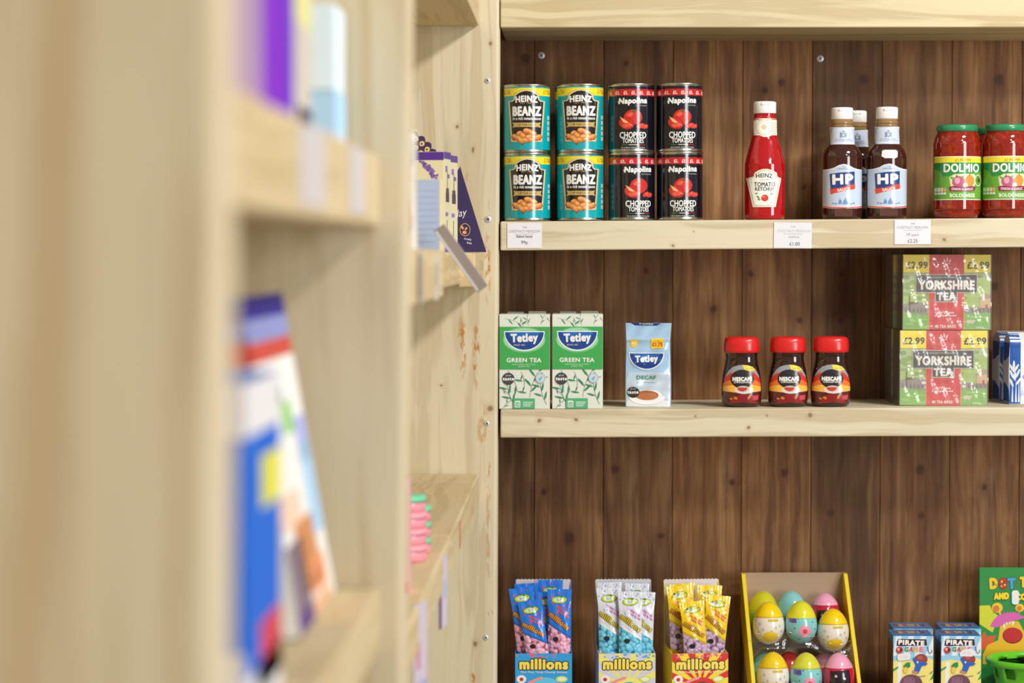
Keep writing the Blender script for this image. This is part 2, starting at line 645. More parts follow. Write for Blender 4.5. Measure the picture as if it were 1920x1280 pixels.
# boarded wall
SEAM0 = px(1002, 640, YB).x
PLW = 117.4
def wall_material():
    t = NT('brown_boards')
    p = t.coords()
    sx = t.n('ShaderNodeSeparateXYZ')
    t.l(p, sx.inputs[0])
    idx = t.math('FLOOR', t.math('DIVIDE', t.math('SUBTRACT', sx.outputs[0], SEAM0 / 1000), PLW / 1000))
    wn = t.n('ShaderNodeTexWhiteNoise', noise_dimensions='1D')
    t.l(idx, wn.inputs['W'])
    ofs = t.n('ShaderNodeVectorMath', operation='SCALE')
    t.l(wn.outputs['Color'], ofs.inputs[0])
    ofs.inputs['Scale'].default_value = 9.0
    ad = t.n('ShaderNodeVectorMath', operation='ADD')
    t.l(p, ad.inputs[0])
    t.l(ofs.outputs[0], ad.inputs[1])
    q = wobble(t, ad.outputs[0], 7.0, 0.03)
    g1 = t.noise(q, 30.0, 4, 0.6, (1, 1, 0.07), 0.8)
    fine = t.noise(ad.outputs[0], 260.0, 3, 0.6, (1, 1, 0.03))
    streak = t.noise(ad.outputs[0], 95.0, 3, 0.6, (1, 1, 0.05), 0.4)
    blot = t.noise(q, 9.0, 3, 0.6, (1, 1, 0.45))
    worn = t.noise(q, 15.0, 4, 0.65, (1, 1, 0.4))
    c = t.ramp(g1, [(0.28, (98, 62, 34)), (0.46, (142, 98, 58)), (0.60, (168, 122, 76)), (0.78, (188, 146, 98))])
    c = t.mix(t.math('MULTIPLY', t.math('SUBTRACT', streak, 0.42, True), 2.2, True), c, lin((82, 48, 24)))
    c = t.mix(t.math('MULTIPLY', t.math('SUBTRACT', 0.42, streak, True), 2.5, True), c, lin((196, 156, 110)))
    c = t.mix(t.math('MULTIPLY', fine, 0.30), c, lin((72, 46, 28)))
    c = t.mix(t.math('MULTIPLY', t.math('SUBTRACT', blot, 0.50, True), 2.6, True), c, lin((88, 54, 34)))
    c = t.mix(t.math('MULTIPLY', t.math('SUBTRACT', worn, 0.60, True), 1.7, True), c, lin((176, 152, 130)))
    tone = t.math('ADD', t.math('MULTIPLY', wn.outputs['Value'], 0.55), 0.72)
    tc = t.n('ShaderNodeCombineColor')
    for i in range(3):
        t.l(tone, tc.inputs[i])
    c = t.mix(1.0, c, tc.outputs[0], 'MULTIPLY')
    pw = wobble(t, p, 45.0, 0.012)
    for kx, ky, r in ((1173, 120, 7), (1212, 505, 9), (1337, 580, 8), (1408, 512, 8), (1152, 879, 12), (1020, 921, 9), (1240, 1003, 9),
                      (1068, 1008, 15), (1372, 905, 9), (1470, 886, 11), (1556, 962, 11), (1726, 880, 12), (1728, 967, 10), (1846, 915, 8),
                      (1873, 150, 15), (1620, 150, 14), (1466, 155, 10), (1432, 170, 10), (985, 110, 14), (1578, 600, 8), (1500, 600, 8),
                      (1580, 515, 8), (1300, 215, 9), (1740, 1120, 7), (1850, 1250, 9), (1140, 350, 8), (1510, 350, 7), (1865, 535, 10)):
        w_ = px(kx, ky, YB) / 1000
        rr = r / 1103.0
        c = t.mix(t.math('MULTIPLY', t.spot(pw, tuple(w_), (rr * 2.2, 9, rr * 3.4), 1.0), 0.6), c, lin((110, 62, 32)))
        c = t.mix(t.math('MULTIPLY', t.spot(pw, tuple(w_), (rr * 0.9, 9, rr * 1.0), 1.8), 0.75), c, lin((66, 34, 18)))
    t.l(c, t.b.inputs['Base Color'])
    t.b.inputs['Roughness'].default_value = 0.55
    t.b.inputs['Specular IOR Level'].default_value = 0.4
    t.bump(t.math('ADD', fine, g1), 0.25, 0.001)
    return t.m

b = MB()
mw = wall_material()
x = SEAM0 - 6 * PLW
yb = YB * 1000
while x < 2500:
    jit = random.uniform(-0.8, 0.8)
    b.hexa([(x + 0.3, yb + jit, 0), (x + PLW - 0.3, yb + jit, 0), (x + PLW - 0.3, yb + 20, 0), (x + 0.3, yb + 20, 0),
            (x + 0.3, yb + jit, 2300), (x + PLW - 0.3, yb + jit, 2300), (x + PLW - 0.3, yb + 20, 2300), (x + 0.3, yb + 20, 2300)], mw, 1.0, 1)
    x += PLW
b.box(-1200, 2500, yb + 21, yb + 40, 0, 2300, mat((40, 28, 20), 0.8))
wall = structure(b.build('wall_back', None, (0, YB, 0), True))

b = MB().box(XW - 40, XW, 300, yb - 2, 0, 2300, pine('wall_boards', 2))
structure(b.build('wall_left', None, (XW / 1000, 2.2, 0), True))
t = NT('floor_boards')
fp = t.coords()
fg = t.noise(fp, 20.0, 4, 0.6, (0.05, 1, 1))
t.l(t.ramp(fg, [(0.3, (120, 104, 84)), (0.7, (165, 148, 122))]), t.b.inputs['Base Color'])
t.b.inputs['Roughness'].default_value = 0.5
b = MB().box(-1300, 2600, -3500, yb + 40, -30, 0, t.m)
structure(b.build('floor', None, (0, 0, 0), True))

steel = mat((222, 223, 228), 0.42, 0.55)
steel_dark = mat((70, 72, 76), 0.4, 1.0)
def screw_mb(p, r):
    """countersunk cross-head seen from the front; p in world mm"""
    m = MB()
    m.lathe([(r, -0.3), (r, 0.5), (r * 0.8, 1.1), (r * 0.4, 1.2), (0, 1.2)], steel, 20)
    for a in (0.5, 0.5 + PI / 2):
        q = MB().box(-r * 0.55, r * 0.55, -r * 0.12, r * 0.12, 1.15, 1.3, steel_dark)
        q.xf(Matrix.Rotation(a, 4, 'Z'))
        m.add(q.v, q.f, steel_dark)
    m.xf(Matrix.Translation(p) @ Matrix.Rotation(PI / 2, 4, 'X'))
    return m
for sx_, sy_ in ((1015, 104), (1538, 110)):
    p = px(sx_, sy_, YB - 0.001)
    screw_mb(p, 6.2).build('screw', wall, None, True)

# ---- shelves against the boarded wall
right_unit = thing('shelving_unit', 'pale softwood shelves with brown boarded back holding tins, teas and sweets', 'shelves', (0.55, YF, 0))
X0, X1 = px(938.3, 440, YF).x, 1350.0
def along(pl, pr, X):
    """height at X of the line through two points"""
    return pl.z + (pr.z - pl.z) * (X - pl.x) / (pr.x - pl.x)
edges = {}
def right_shelf(key, yl, yr, thick, knots, light=(224, 214, 187), dark=(196, 177, 138)):
    pl, pr = px(937, yl, YF), px(1920, yr, YF)
    za, zb = along(pl, pr, X0), along(pl, pr, X1)
    edges[key] = (pl, pr)
    f = YF * 1000
    y1 = YB * 1000 - 1
    m = pine('shelf_pine', 0, 1.0, [(tuple(px(a, c, YF) / 1000), (r / 1600.0, 0.02, r / 1600.0)) for a, c, r in knots], (), light, dark)
    mb = MB().hexa([(X0, f, za - thick), (X1, f, zb - thick), (X1, y1, zb - thick), (X0, y1, za - thick),
                    (X0, f, za), (X1, f, zb), (X1, y1, zb), (X0, y1, za)], m, 2.2, 2)
    return mb.build('shelf', right_unit, None, True)
# heights are those of the top faces
pz = 46.5 * 1.172
right_shelf('top', 51 - pz, 50.6 - pz, 46.5, [], (218, 204, 166), (188, 165, 118))
right_shelf('upper', 415.0, 408.6, 46.3, [(1261, 461, 4), (1770, 449, 5), (1300, 434, 2)])
right_shelf('middle', 767.3, 763.6, 45.5, [(1011, 788, 6), (1080, 787, 6), (1518, 778, 7), (1403, 802, 5), (1439, 779, 3), (1305, 780, 3)])
right_shelf('bottom', 1345, 1345, 46.5, [])
MB().box(X1 + 1, X1 + 48, YF * 1000 - 6, YB * 1000 - 1, 0, 2200, pine('upright_pine', 2), 4).build('upright', right_unit, None, True)

def on_shelf(key, x_pix, inset, y_pix=600):
    """spot on a shelf: pixel column, metres behind the shelf's front edge"""
    Y = YF + inset
    X = px(x_pix, y_pix, Y).x
    return (X / 1000, Y, along(*edges[key], X) / 1000 + 0.0004)

# ---- the left-hand unit, running towards the photographer
left_unit = thing('shelving_unit', 'pale softwood shelving bay running towards the photographer, cosmetics and tins on it', 'shelves', (-0.30, 2.4, 0))
def upright(Y, xt, xb, knots=(), stains=(), bev=6.0, tones=((218, 207, 178), (200, 182, 145))):
    """board facing the photographer; right edge at pixel xt on row 0 and xb on row 1280"""
    a, c = px(xt, 0, Y), px(xb, 1280, Y)
    def X(z):
        return c.x + (a.x - c.x) * (z - c.z) / (a.z - c.z)
    y0, y1 = Y * 1000, Y * 1000 + 47
    m = pine('upright_pine', 2, 1.0, knots, stains, *tones)
    mb = MB().hexa([(XW + 1, y0, 0), (X(0), y0, 0), (X(0), y1, 0), (XW + 1, y1, 0),
                    (XW + 1, y0, 2200), (X(2200), y0, 2200), (X(2200), y1, 2200), (XW + 1, y1, 2200)], m, bev, 2)
    return mb.build('upright', left_unit, None, True)
def pk(x_, y_, r, ry=None, Y=YF):
    return (tuple(px(x_, y_, Y) / 1000), (r / 1172.0, 0.03, (ry or r) / 1172.0))
def ps(x_, y_, rx, ry, k=1.0):
    return (tuple(px(x_, y_, YF) / 1000), (rx / 1172.0, 0.03, ry / 1172.0), k)
u_far = upright(YF, 937.2, 931.0, [pk(858, 237, 4), pk(888, 281, 3, 6), pk(891, 1207, 5, 7), pk(919, 82, 4, 5), pk(919, 766, 6), pk(827, 722, 3)],
                [ps(917, 410, 3, 40), ps(914, 500, 8, 75), ps(866, 650, 10, 70), ps(893, 660, 8, 80), ps(905, 800, 14, 60, 0.6), ps(919, 900, 4, 40),
                 ps(920, 1150, 5, 10), ps(885, 1270, 8, 12), ps(915, 1000, 6, 120, 0.5), ps(868, 330, 14, 22, 0.5)], 5.5)
for sx_, sy_, r in ((914, 151, 4.4), (915, 411, 5.4), (913, 794, 4.4), (911, 1195, 4.2)):
    screw_mb(px(sx_, sy_, YF - 0.0005), r).build('screw', u_far, None, True)
u_mid = upright(YM, 769, 755, [], [], 5.0, ((216, 203, 172), (196, 168, 122)))
u_near = upright(YN, 412, 404, [], [], 5.0, ((228, 213, 181), (204, 177, 133)))

shelf_pine_y = pine('shelf_pine_deep', 1, 1.0, [], [], (218, 197, 152), (200, 175, 126), 60.0, 0.012)
def left_shelf(ztop, thick, cuts, x1=XS):
    mb = MB()
    for a, c in zip(cuts, cuts[1:]):
        mb.box(XW + 1, x1, a * 1000 + 0.8, c * 1000 - 0.8, EZ + ztop - thick, EZ + ztop, shelf_pine_y, 3.0, 2)
    return mb.build('shelf', left_unit, None, True)
n0, n1 = YN + 0.048, YM
f0, f1 = YM + 0.048, YF
ZA, ZB, ZC, ZD = 79.0, -269.0, 3.0, -352.0
left_shelf(ZA, 57, [n0, n1])
left_shelf(ZB, 50, [n0, n1])
shelf_c = left_shelf(ZC, 47, [f0, f1], -176.0)
MB().box(-178, -153, f0 * 1000 + 1, 2690, EZ + ZC - 50, EZ + ZC + 2, shelf_pine_y, 2).build('front_batten', left_unit, None, True)
MB().box(-178, -153.5, 3520, f1 * 1000 - 1, EZ + ZC - 51, EZ + ZC - 1, shelf_pine_y, 2).build('front_batten', left_unit, None, True)
left_shelf(ZD, 47, [f0, 2.569, 2.994, 3.706, f1])
left_shelf(364 + 47, 47, [f0, f1])

# ---- paper price labels on the front edges
paper = mat((236, 236, 242), 0.55)
def price_label(x0, y0, x1, y1, lines, label, tilt=0.0, plastic=False):
    a, c = px(x0, y0, YF), px(x1, y1, YF)
    cx, cz = (a.x + c.x) / 2, (a.z + c.z) / 2
    w_, h_ = c.x - a.x, a.z - c.z
    mb = MB().box(-w_ / 2, w_ / 2, -0.4, 0, -h_ / 2, h_ / 2, paper)
    art = Art(0, 0, 1.0, 0.5)
    for txt, fx, fy, fw, fh, colr, bold in lines:
        if txt == '-':
            art.rect((fx - fw / 2) * w_, (fy - 0.5) * h_, (fx + fw / 2) * w_, (fy - 0.5 + fh) * h_, colr)
        else:
            art.text(txt, fx * w_, (fy - 0.5) * h_, fw * w_, fh * h_, colr, bold)
    art.into(mb, lambda x_, z_: -0.42, du=0)
    if plastic:
        mb.add([(-w_ / 2 - 1.5, -1.1, -h_ / 2 - 1.5), (w_ / 2 + 2.5, -1.2, -h_ / 2 - 1), (w_ / 2 + 2, -1.0, h_ / 2 + 1), (-w_ / 2 - 1.5, -1.0, h_ / 2 + 1)], [(0, 1, 2, 3)], PLASTIC)
    o = mb.build('price_label', None, (cx / 1000, YF - 0.0008, cz / 1000))
    o.rotation_euler = (0, tilt, 0)
    return tag(o, label, 'price label', 'paper price labels on the upper shelf edge')
PLASTIC = film('label_sleeve', 0.06, 0.12, 0.35, 40.0)
gr, dk = (150, 150, 158), (60, 60, 66)
price_label(951, 418, 1016, 465, [('THE', 0, 0.17, 0.12, 0.06, dk, 0.0), ('CHESTNUT MEADOW', 0, 0.33, 0.92, 0.11, gr, 0.0), ('-', 0, 0.44, 0.55, 0.012, gr, 0),
            ('Baked beans', 0, 0.53, 0.46, 0.11, dk, 0.01), ('99p', 0, 0.79, 0.19, 0.17, dk, 0.0)],
            'white paper price label reading 99p below the teal bean tins')
price_label(1451, 417, 1522, 465, [('THE', 0, 0.17, 0.12, 0.06, gr, 0.0), ('CHESTNUT MEADOW', 0.03, 0.33, 0.88, 0.10, (186, 186, 194), 0.0), ('-', 0, 0.44, 0.5, 0.012, gr, 0),
            ('ketchup', 0.03, 0.57, 0.28, 0.11, gr, 0.0), ('£1.00', 0.05, 0.83, 0.27, 0.13, dk, 0.0)],
            'white price label in a clear sleeve reading £1.00 right of the ketchup bottle', 0.01, True)
price_label(1677, 412, 1745, 458, [('THE', 0, 0.16, 0.12, 0.06, dk, 0.0), ('CHESTNUT MEADOW', 0, 0.31, 0.86, 0.11, gr, 0.0), ('-', 0, 0.42, 0.5, 0.012, gr, 0),
            ('HP sauce', 0, 0.60, 0.34, 0.12, gr, 0.0), ('£2.25', 0, 0.86, 0.27, 0.15, dk, 0.0)],
            'white price label in a clear sleeve reading £2.25 below the brown sauce bottles', 0.0, True)
# ------------------------------------------------------------------ tins on the upper shelf
WHITE, BLACK = (244, 244, 240), (22, 22, 24)
tin_metal = mat((196, 192, 180), 0.25, 1.0)
KT = 0.2829                                    # mm per unit of the tins' artwork

def tin_parts(root, H, R, wrap, artfn, rough):
    prof = [(0, 2.6), (R - 3.5, 2.6), (R - 2.2, 0.2), (R - 0.6, 0), (R + 0.2, 0.8), (R + 0.2, 2.6), (R - 0.5, 3.6), (R - 0.6, 4.4),
            (R - 0.6, H - 4.4), (R - 0.5, H - 3.6), (R + 0.2, H - 2.6), (R + 0.2, H - 0.8), (R - 0.6, H), (R - 2.2, H - 0.2), (R - 3.5, H - 3.0), (0, H - 3.0)]
    MB().lathe(prof, tin_metal, 64).build('body', root)
    lb = MB()
    for z0, z1, c in wrap:
        lb.lathe([(R - 0.2, z0), (R - 0.2, z1)], mat(c, rough, 0.0, 0.6), 64)
    # open tubes only: drop the end caps the lathe adds
    keep = [i for i, f in enumerate(lb.f) if len(f) == 4]
    lb.f, lb.m, lb.sm = [lb.f[i] for i in keep], [lb.m[i] for i in keep], [lb.sm[i] for i in keep]
    a = artfn()
    a.into(lb, roundfront(lambda z: R - 0.2, 1.0, 0.05), 3.0, None, True, (-R * 0.985, R * 0.985, None, None), edgecuts(R))
    lb.build('paper_label', root)

def bean_art():
    a = Art(210, 690, KT, 0.22, 0.6)
    gold, cream, orange, obr = (205, 172, 100), (238, 226, 190), (214, 132, 60), (240, 178, 110)
    for x in (98, 322):
        a.text('2 for', x, 340, 34, 12, (196, 120, 30), 0.02)
        a.text('£1.50', x, 354, 36, 14, (196, 120, 30), 0.02)
    def shield(g):
        top = [(-62, 370), (-45, 357), (-22, 347), (0, 344), (22, 347), (45, 357), (62, 370)]
        pts = [(x * (1 + g / 62) , y - g * 0.9) for x, y in top]
        pts += [(66 + g, 392), (76 + g, 402 - g * 0.5), (96 + g, 404 - g * 0.6), (80 + g * 0.9, 622 + g)]
        pts += [(-80 - g * 0.9, 622 + g), (-96 - g, 404 - g * 0.6), (-76 - g, 402 - g * 0.5), (-66 - g, 392)]
        return [(210 + x, y) for x, y in pts]
    a.poly(shield(9), gold)
    a.poly(shield(5), cream)
    a.poly(shield(0), (30, 28, 26))
    a.text('HEINZ', 210, 393, 126, 37, WHITE, 0.05, 0.16)
    a.text('EST 1869', 210, 412, 66, 9, gold, 0.0)
    a.text('BEANZ', 212, 458, 164, 56, WHITE, 0.05)
    a.text('In a rich tomato sauce', 212, 499, 158, 17, WHITE, 0.03)
    a.poly([(130, 520), (146, 523), (274, 523), (292, 520), (285, 535), (292, 551), (274, 547), (146, 547), (130, 551), (138, 535)], gold)
    a.text('1 OF YOUR 5 A DAY', 210, 535, 106, 13, (70, 50, 20), 0.02)
    a.many([ell(x, y, rx, ry, 14, rot=r) for x, y, rx, ry, r in ((150, 606, 27, 17, .3), (272, 608, 28, 16, -.3), (205, 618, 52, 18, 0), (228, 592, 40, 24, 0),
           (188, 594, 34, 20, .4))], (168, 84, 30))
    a.poly([(176, 628), (204, 628), (196, 640), (192, 652), (187, 652), (182, 640)], (160, 76, 30))
    bn = [(146, 600, 20, 13, .5), (276, 603, 22, 13, -.5), (170, 582, 19, 12, -.4), (250, 583, 20, 12, .3), (212, 568, 22, 14, .1), (234, 575, 19, 12, .9),
          (192, 596, 20, 14, .6), (226, 604, 22, 15, -.2), (258, 606, 19, 12, .2), (166, 609, 18, 12, -.2), (205, 622, 19, 12, .2), (180, 622, 21, 16, .5), (240, 620, 18, 10, 0)]
    a.many([ell(x, y, rx, ry, 14, rot=r) for x, y, rx, ry, r in bn], orange)
    a.many([ell(x - 3, y - 4, rx * 0.66, ry * 0.55, 12, rot=r) for x, y, rx, ry, r in bn], obr)
    for i in range(5):
        a.rect(326, 482 + i * 30, 338, 504 + i * 30, (190, 220, 214))
    return a

def tomato_art():
    a = Art(808, 690, KT, 0.2, 0.7)
    for i, x in enumerate((688, 722, 766, 810, 856, 898, 928)):
        a.text('£1.', x, 359, 24 if 0 < i < 6 else 14, 21, (250, 214, 205), 0.06)
    a.text('Napolina', 808, 408, 162, 44, WHITE, 0.04, 0.0, -0.03, 0.12)
    a.line([(724, 412), (734, 400), (742, 410)], 5, WHITE)
    a.text('TASTE OF NAPOLI', 852, 431, 66, 7, (200, 196, 190))
    red, red2, dr = (206, 44, 34), (232, 92, 72), (150, 24, 22)
    a.ellipse(808, 497, 53, 44, dr)
    a.ellipse(808, 495, 50, 41, red)
    a.ellipse(790, 482, 18, 11, red2, rot=-0.4)
    a.many([[(790, 455), (806, 462), (800, 452), (812, 460), (822, 450), (818, 462), (836, 460), (816, 468), (806, 474), (804, 466)]], (58, 96, 40))
    a.poly(ell(770, 532, 44, 34, 18, rot=0.35), dr)
    a.poly(ell(769, 530, 41, 30, 18, rot=0.35), red)
    a.poly([(732, 492), (760, 510), (808, 548), (790, 540), (752, 524)], (242, 190, 140))
    a.many([ell(x, y, 15, 11, 12, rot=r) for x, y, r in ((762, 545, .2), (780, 540, .9))], red2)
    a.many([[(838, 536), (858, 528), (874, 534), (894, 538), (892, 556), (870, 562), (850, 556), (836, 560), (826, 550)]], (214, 58, 46))
    a.many([[(842, 540), (858, 533), (866, 542), (850, 548)], [(872, 540), (888, 542), (884, 552), (870, 550)]], red2)
    a.text('CHOPPED', 808, 597, 150, 36, WHITE, 0.025)
    a.text('TOMATOES', 808, 629, 120, 27, WHITE, 0.02)
    a.rect(744, 650, 784, 654, (40, 120, 70))
    a.rect(784, 650, 838, 654, (220, 220, 214))
    a.rect(838, 650, 876, 654, (180, 44, 40))
    a.text('IN A RICH TOMATO JUICE', 808, 669, 132, 11, (210, 208, 200), 0.01)
    return a

teal, navy = (0, 168, 178), (17, 19, 30)
bean = thing('food_tin', 'x', 'tin', (0, 0, 0), 0, 'teal baked bean tins')
tin_parts(bean, 109.0, 37.6, [(4.5, 90.5, teal), (90.5, 102.5, (246, 226, 40)), (102.5, 104.4, teal)], bean_art, 0.24)
tom = thing('food_tin', 'x', 'tin', (0, 0, 0), 0, 'black chopped tomato tins')
tin_parts(tom, 109.0, 37.6, [(4.5, 89, navy), (89, 99.5, (196, 34, 36)), (99.5, 104.4, navy)], tomato_art, 0.18)
HT = 0.1092
def put_tin(src, first, xp, inset, lev, rz, label):
    p = on_shelf('upper', xp, inset, 350)
    p = (p[0], p[1], p[2] + 0.0004 + lev * HT)
    if first:
        src.location = p
        src.rotation_euler = (0, 0, rz)
        src['label'] = label
        return src
    return dup(src, p, label, rz)
put_tin(bean, True, 988.5, 0.039, 0, 0.03, 'teal baked bean tin standing on the shelf above the 99p price label')
put_tin(bean, False, 988.0, 0.039, 1, 0.0, 'teal baked bean tin on top of its stack, nearest the pale upright')
put_tin(bean, False, 1088, 0.039, 0, 0.02, 'teal baked bean tin at the bottom of the stack beside the black tins')
put_tin(bean, False, 1088, 0.039, 1, 0.02, 'teal baked bean tin on top of the stack beside the black tins')
g2 = 'teal bean tins of the rear row'
for xp, lev, nm in ((985.0, 0, 'hidden teal tin behind the lower bean tin nearest the pale upright'), (984.0, 1, 'teal tin just showing behind the upper bean tin nearest the pale upright'),
                    (1083.5, 0, 'hidden teal tin behind the lower bean tin beside the black tins'), (1083.0, 1, 'teal tin just showing behind the upper bean tin beside the black tins')):
    put_tin(bean, False, xp, 0.121, lev, -0.3, nm)
put_tin(tom, True, 1184.5, 0.040, 0, 0.30, 'black chopped tomato tin at the bottom beside the teal tins')
put_tin(tom, False, 1183.5, 0.040, 1, 0.06, 'black chopped tomato tin on top beside the teal tins')
put_tin(tom, False, 1274.5, 0.040, 0, 0.12, 'black chopped tomato tin at the bottom on the side of the ketchup')
put_tin(tom, False, 1273.5, 0.040, 1, 0.10, 'black chopped tomato tin on top on the side of the ketchup')

# ------------------------------------------------------------------ ketchup
def liquid(name, c, rough=0.08):
    return mat(c, rough, 0.0, 0.5)
def ribbed_cap(root, name, r, z0, z1, c, n=60, dome=2.0, sy=1.0):
    prof = [(0, z0), (r * 0.97, z0), (r, z0 + 1), (r, z1 - dome), (r * 0.985, z1 - dome * 0.4), (r * 0.93, z1), (0, z1 + 0.3)]
    m = MB().lathe(prof, mat(c, 0.35), n, sy)
    for i in range(len(m.v)):
        x, y, z = m.v[i]
    return m.build(name, root)

kp = on_shelf('upper', 1433.5, 0.036, 350)
ket = thing('sauce_bottle', 'red tomato ketchup bottle with white cap standing alone beside the black tins', 'bottle', kp, 0.03)
kprof = [(0, 0.5), (28, 0.5), (30.6, 1.5), (32.2, 6), (32.5, 20), (32.5, 80), (31.6, 92), (28.4, 105), (24.6, 119), (20.9, 133), (19.7, 148), (19.3, 160), (17.6, 164), (17.2, 171), (0, 171)]
kp2 = [kprof[0]] + smooth_prof(kprof[1:-1], 5) + [kprof[-1]]
MB().lathe(kp2, liquid('ketchup', (176, 12, 20)), 56, 0.86, sq=2.25).build('body', ket)
cp = MB().lathe([(0, 170), (17.6, 170), (18.2, 171), (18.2, 186), (17.6, 188.4), (15.5, 189.3), (0, 189.5)], mat((242, 242, 240), 0.32), 48)
cp.box(-7, 7, -18.9, -16, 183, 187, mat((242, 242, 240), 0.32), 1.0)
cp.build('cap', ket)
krf = interp(kp2[1:-1])
ka = Art(364, 838, 0.2706, 0.3, 0.3)
cream = (247, 240, 222)
def kshape(g, g2=0):
    pts = [(-62, 562), (-40, 548), (-14, 540), (14, 540), (40, 548), (68, 562)]
    pts = [(x * (1 - g / 80), y + g) for x, y in pts]
    pts += [(72 - g, 584), (82 - g, 590 + g * 0.4), (96 - g, 594 + g * 0.6), (62 - g, 764 - g), (-72 + g, 764 - g), (-108 + g, 594 + g * 0.6), (-88 + g, 590 + g * 0.4), (-68 + g, 584)]
    return [(358 + x, y) for x, y in pts]
ka.poly(kshape(0), cream)
ka.poly(kshape(5), (196, 208, 176))
ka.poly(kshape(12), (250, 247, 238))
ka.text('HEINZ', 352, 582, 98, 25, (40, 44, 40), 0.03, 0.18)
ka.text('ESTD 1869', 352, 604, 52, 6, (150, 60, 50))
ka.text('TOMATO', 354, 631, 122, 27, (40, 44, 40), 0.025)
ka.text('KETCHUP', 354, 658, 110, 22, (40, 44, 40), 0.025)
ka.ellipse(355, 711, 21, 20, (214, 62, 36))
ka.ellipse(349, 704, 8, 6, (240, 130, 100))
ka.many([ell(316, 706, 12, 5, 10, rot=0.8), ell(322, 720, 10, 4, 10, rot=0.2), ell(396, 686, 11, 5, 10, rot=-0.6), ell(306, 684, 9, 4, 10, rot=-0.3)], (104, 156, 84))
km = MB()
ka.into(km, roundfront(krf, 0.86, 0.1, 2.25), 2.5, 3.0)
km.build('front_label', ket)
kn = Art(364, 838, 0.2706, 0.35, 0.2)
kn.poly([(280, 240), (448, 240), (448, 338), (400, 340), (378, 350), (350, 350), (328, 340), (280, 338)], cream)
kn.rect(280, 246, 448, 249, (168, 176, 140))
kn.rect(280, 252, 448, 254, (196, 170, 110))
kn.rect(280, 328, 448, 331, (168, 176, 140))
for yy in (266, 278, 290, 302, 314):
    kn.rect(390, yy, 440, yy + 4, (196, 190, 172))
kn.ellipse(354, 293, 46, 48, (176, 184, 150))
kn.ellipse(354, 293, 43, 45, (250, 246, 232))
kn.ellipse(354, 293, 36, 38, (206, 200, 160))
kn.ellipse(354, 293, 33, 35, (250, 246, 232))
kn.ellipse(352, 292, 14, 16, (222, 200, 160))
kn2 = MB()
kn.into(kn2, roundfront(krf, 0.86, 0.1, 2.25), 2.0, 3.0, True, (-19.0, 19.0, None, None), edgecuts(19.4))
kn2.build('neck_label', ket)

# ------------------------------------------------------------------ brown sauce
hp_loc = on_shelf('upper', 1578.5, 0.045, 350)
hp = thing('sauce_bottle', 'brown sauce bottle with white cap and no sticker, front of the pair', 'bottle', hp_loc, 0.0, 'brown sauce bottles')
KH = 0.2715
hprof = [(0, 0.5), (28, 0.5), (30.6, 1.5), (31.8, 7), (32.0, 20), (32.0, 92), (31.4, 101), (28.6, 110), (23.4, 117), (20.6, 122), (19.4, 140), (18.3, 148)]
hp2 = [hprof[0]] + smooth_prof(hprof[1:], 5)
MB().lathe(hp2, liquid('brown_sauce', (62, 26, 18), 0.06), 56, 0.9).build('body', hp)
MB().lathe([(18.2, 147.9), (17.6, 150), (17.2, 152.5), (18.4, 153.2), (18.4, 155), (17, 156), (17, 160.5)], mat((150, 118, 78), 0.1, 0, 0.4), 48).build('neck', hp)
cp = MB().lathe([(0, 160), (16.8, 160), (17.4, 161), (17.4, 176.5), (16.8, 178.6), (14.8, 179.3), (0, 179.5)], mat((243, 243, 242), 0.32), 48)
cp.box(-7, 7, -18.0, -15, 173, 177, mat((243, 243, 242), 0.32), 1.0)
cp.build('cap', hp)
hrf = interp(hp2[1:])
ha = Art(823, 832, KH, 0.3, 0.3)
lb = (196, 212, 232)
arch = [(700, 545), (735, 543), (768, 534), (792, 520), (823, 513), (854, 520), (878, 534), (908, 543), (946, 545)]
ha.poly([(x, y - 5) for x, y in arch] + [(946, 762), (900, 768), (823, 771), (746, 768), (700, 762)], (236, 240, 246))
ha.poly([(x, y) for x, y in arch] + [(946, 748), (900, 755), (823, 758), (746, 755), (700, 748)], lb)
ha.poly([(700, 752), (746, 759), (823, 762), (900, 759), (946, 752), (946, 759), (900, 766), (823, 769), (746, 766), (700, 759)], (214, 66, 52))
ha.text('THE', 823, 525, 26, 7, (110, 120, 140))
ha.text('ORIGINAL', 823, 537, 76, 9, (110, 120, 140), 0.01)
ha.poly([(742, 566), (790, 559), (888, 552), (888, 626), (830, 640), (748, 660)], (34, 64, 130))
ha.poly([(744, 656), (800, 648), (890, 624), (890, 655), (800, 672), (748, 686)], (224, 70, 48))
ha.text('HP', 818, 598, 124, 62, WHITE, 0.06, 0, -0.02)
ha.text('SAUCE', 822, 658, 76, 18, WHITE, 0.04, 0, -0.12)
ha.many([[(790, 742), (796, 724), (800, 710), (803, 724), (808, 716), (812, 742)], [(816, 744), (822, 726), (830, 714), (834, 704), (838, 722), (850, 732), (848, 746)],
         [(770, 744), (776, 734), (786, 744)]], (108, 146, 200))
ha.many([ell(884, 738, 6, 5, 10), ell(762, 738, 6, 4, 10), ell(868, 742, 8, 3, 10)], (120, 150, 206))
hm = MB()
ha.into(hm, roundfront(hrf, 0.9, 0.1), 2.5, 4.0, True, (-31.4, 31.4, None, None), edgecuts(31.9))
hm.build('front_label', hp)
hn = Art(823, 832, KH, 0.35, 0.2)
hn.rect(740, 291, 906, 391, (206, 218, 236))
hn.rect(740, 288, 906, 292, (238, 242, 248))
hn.many([ell(823, 336, 13, 14, 14), [(803, 322), (812, 318), (812, 350), (803, 354)], [(834, 318), (843, 322), (843, 354), (834, 350)], [(812, 318), (823, 308), (834, 318)]], (124, 140, 172))
hn.ellipse(823, 336, 7, 8, (206, 218, 236))
hn.text('BY APPOINTMENT', 823, 362, 88, 6, (120, 134, 164))
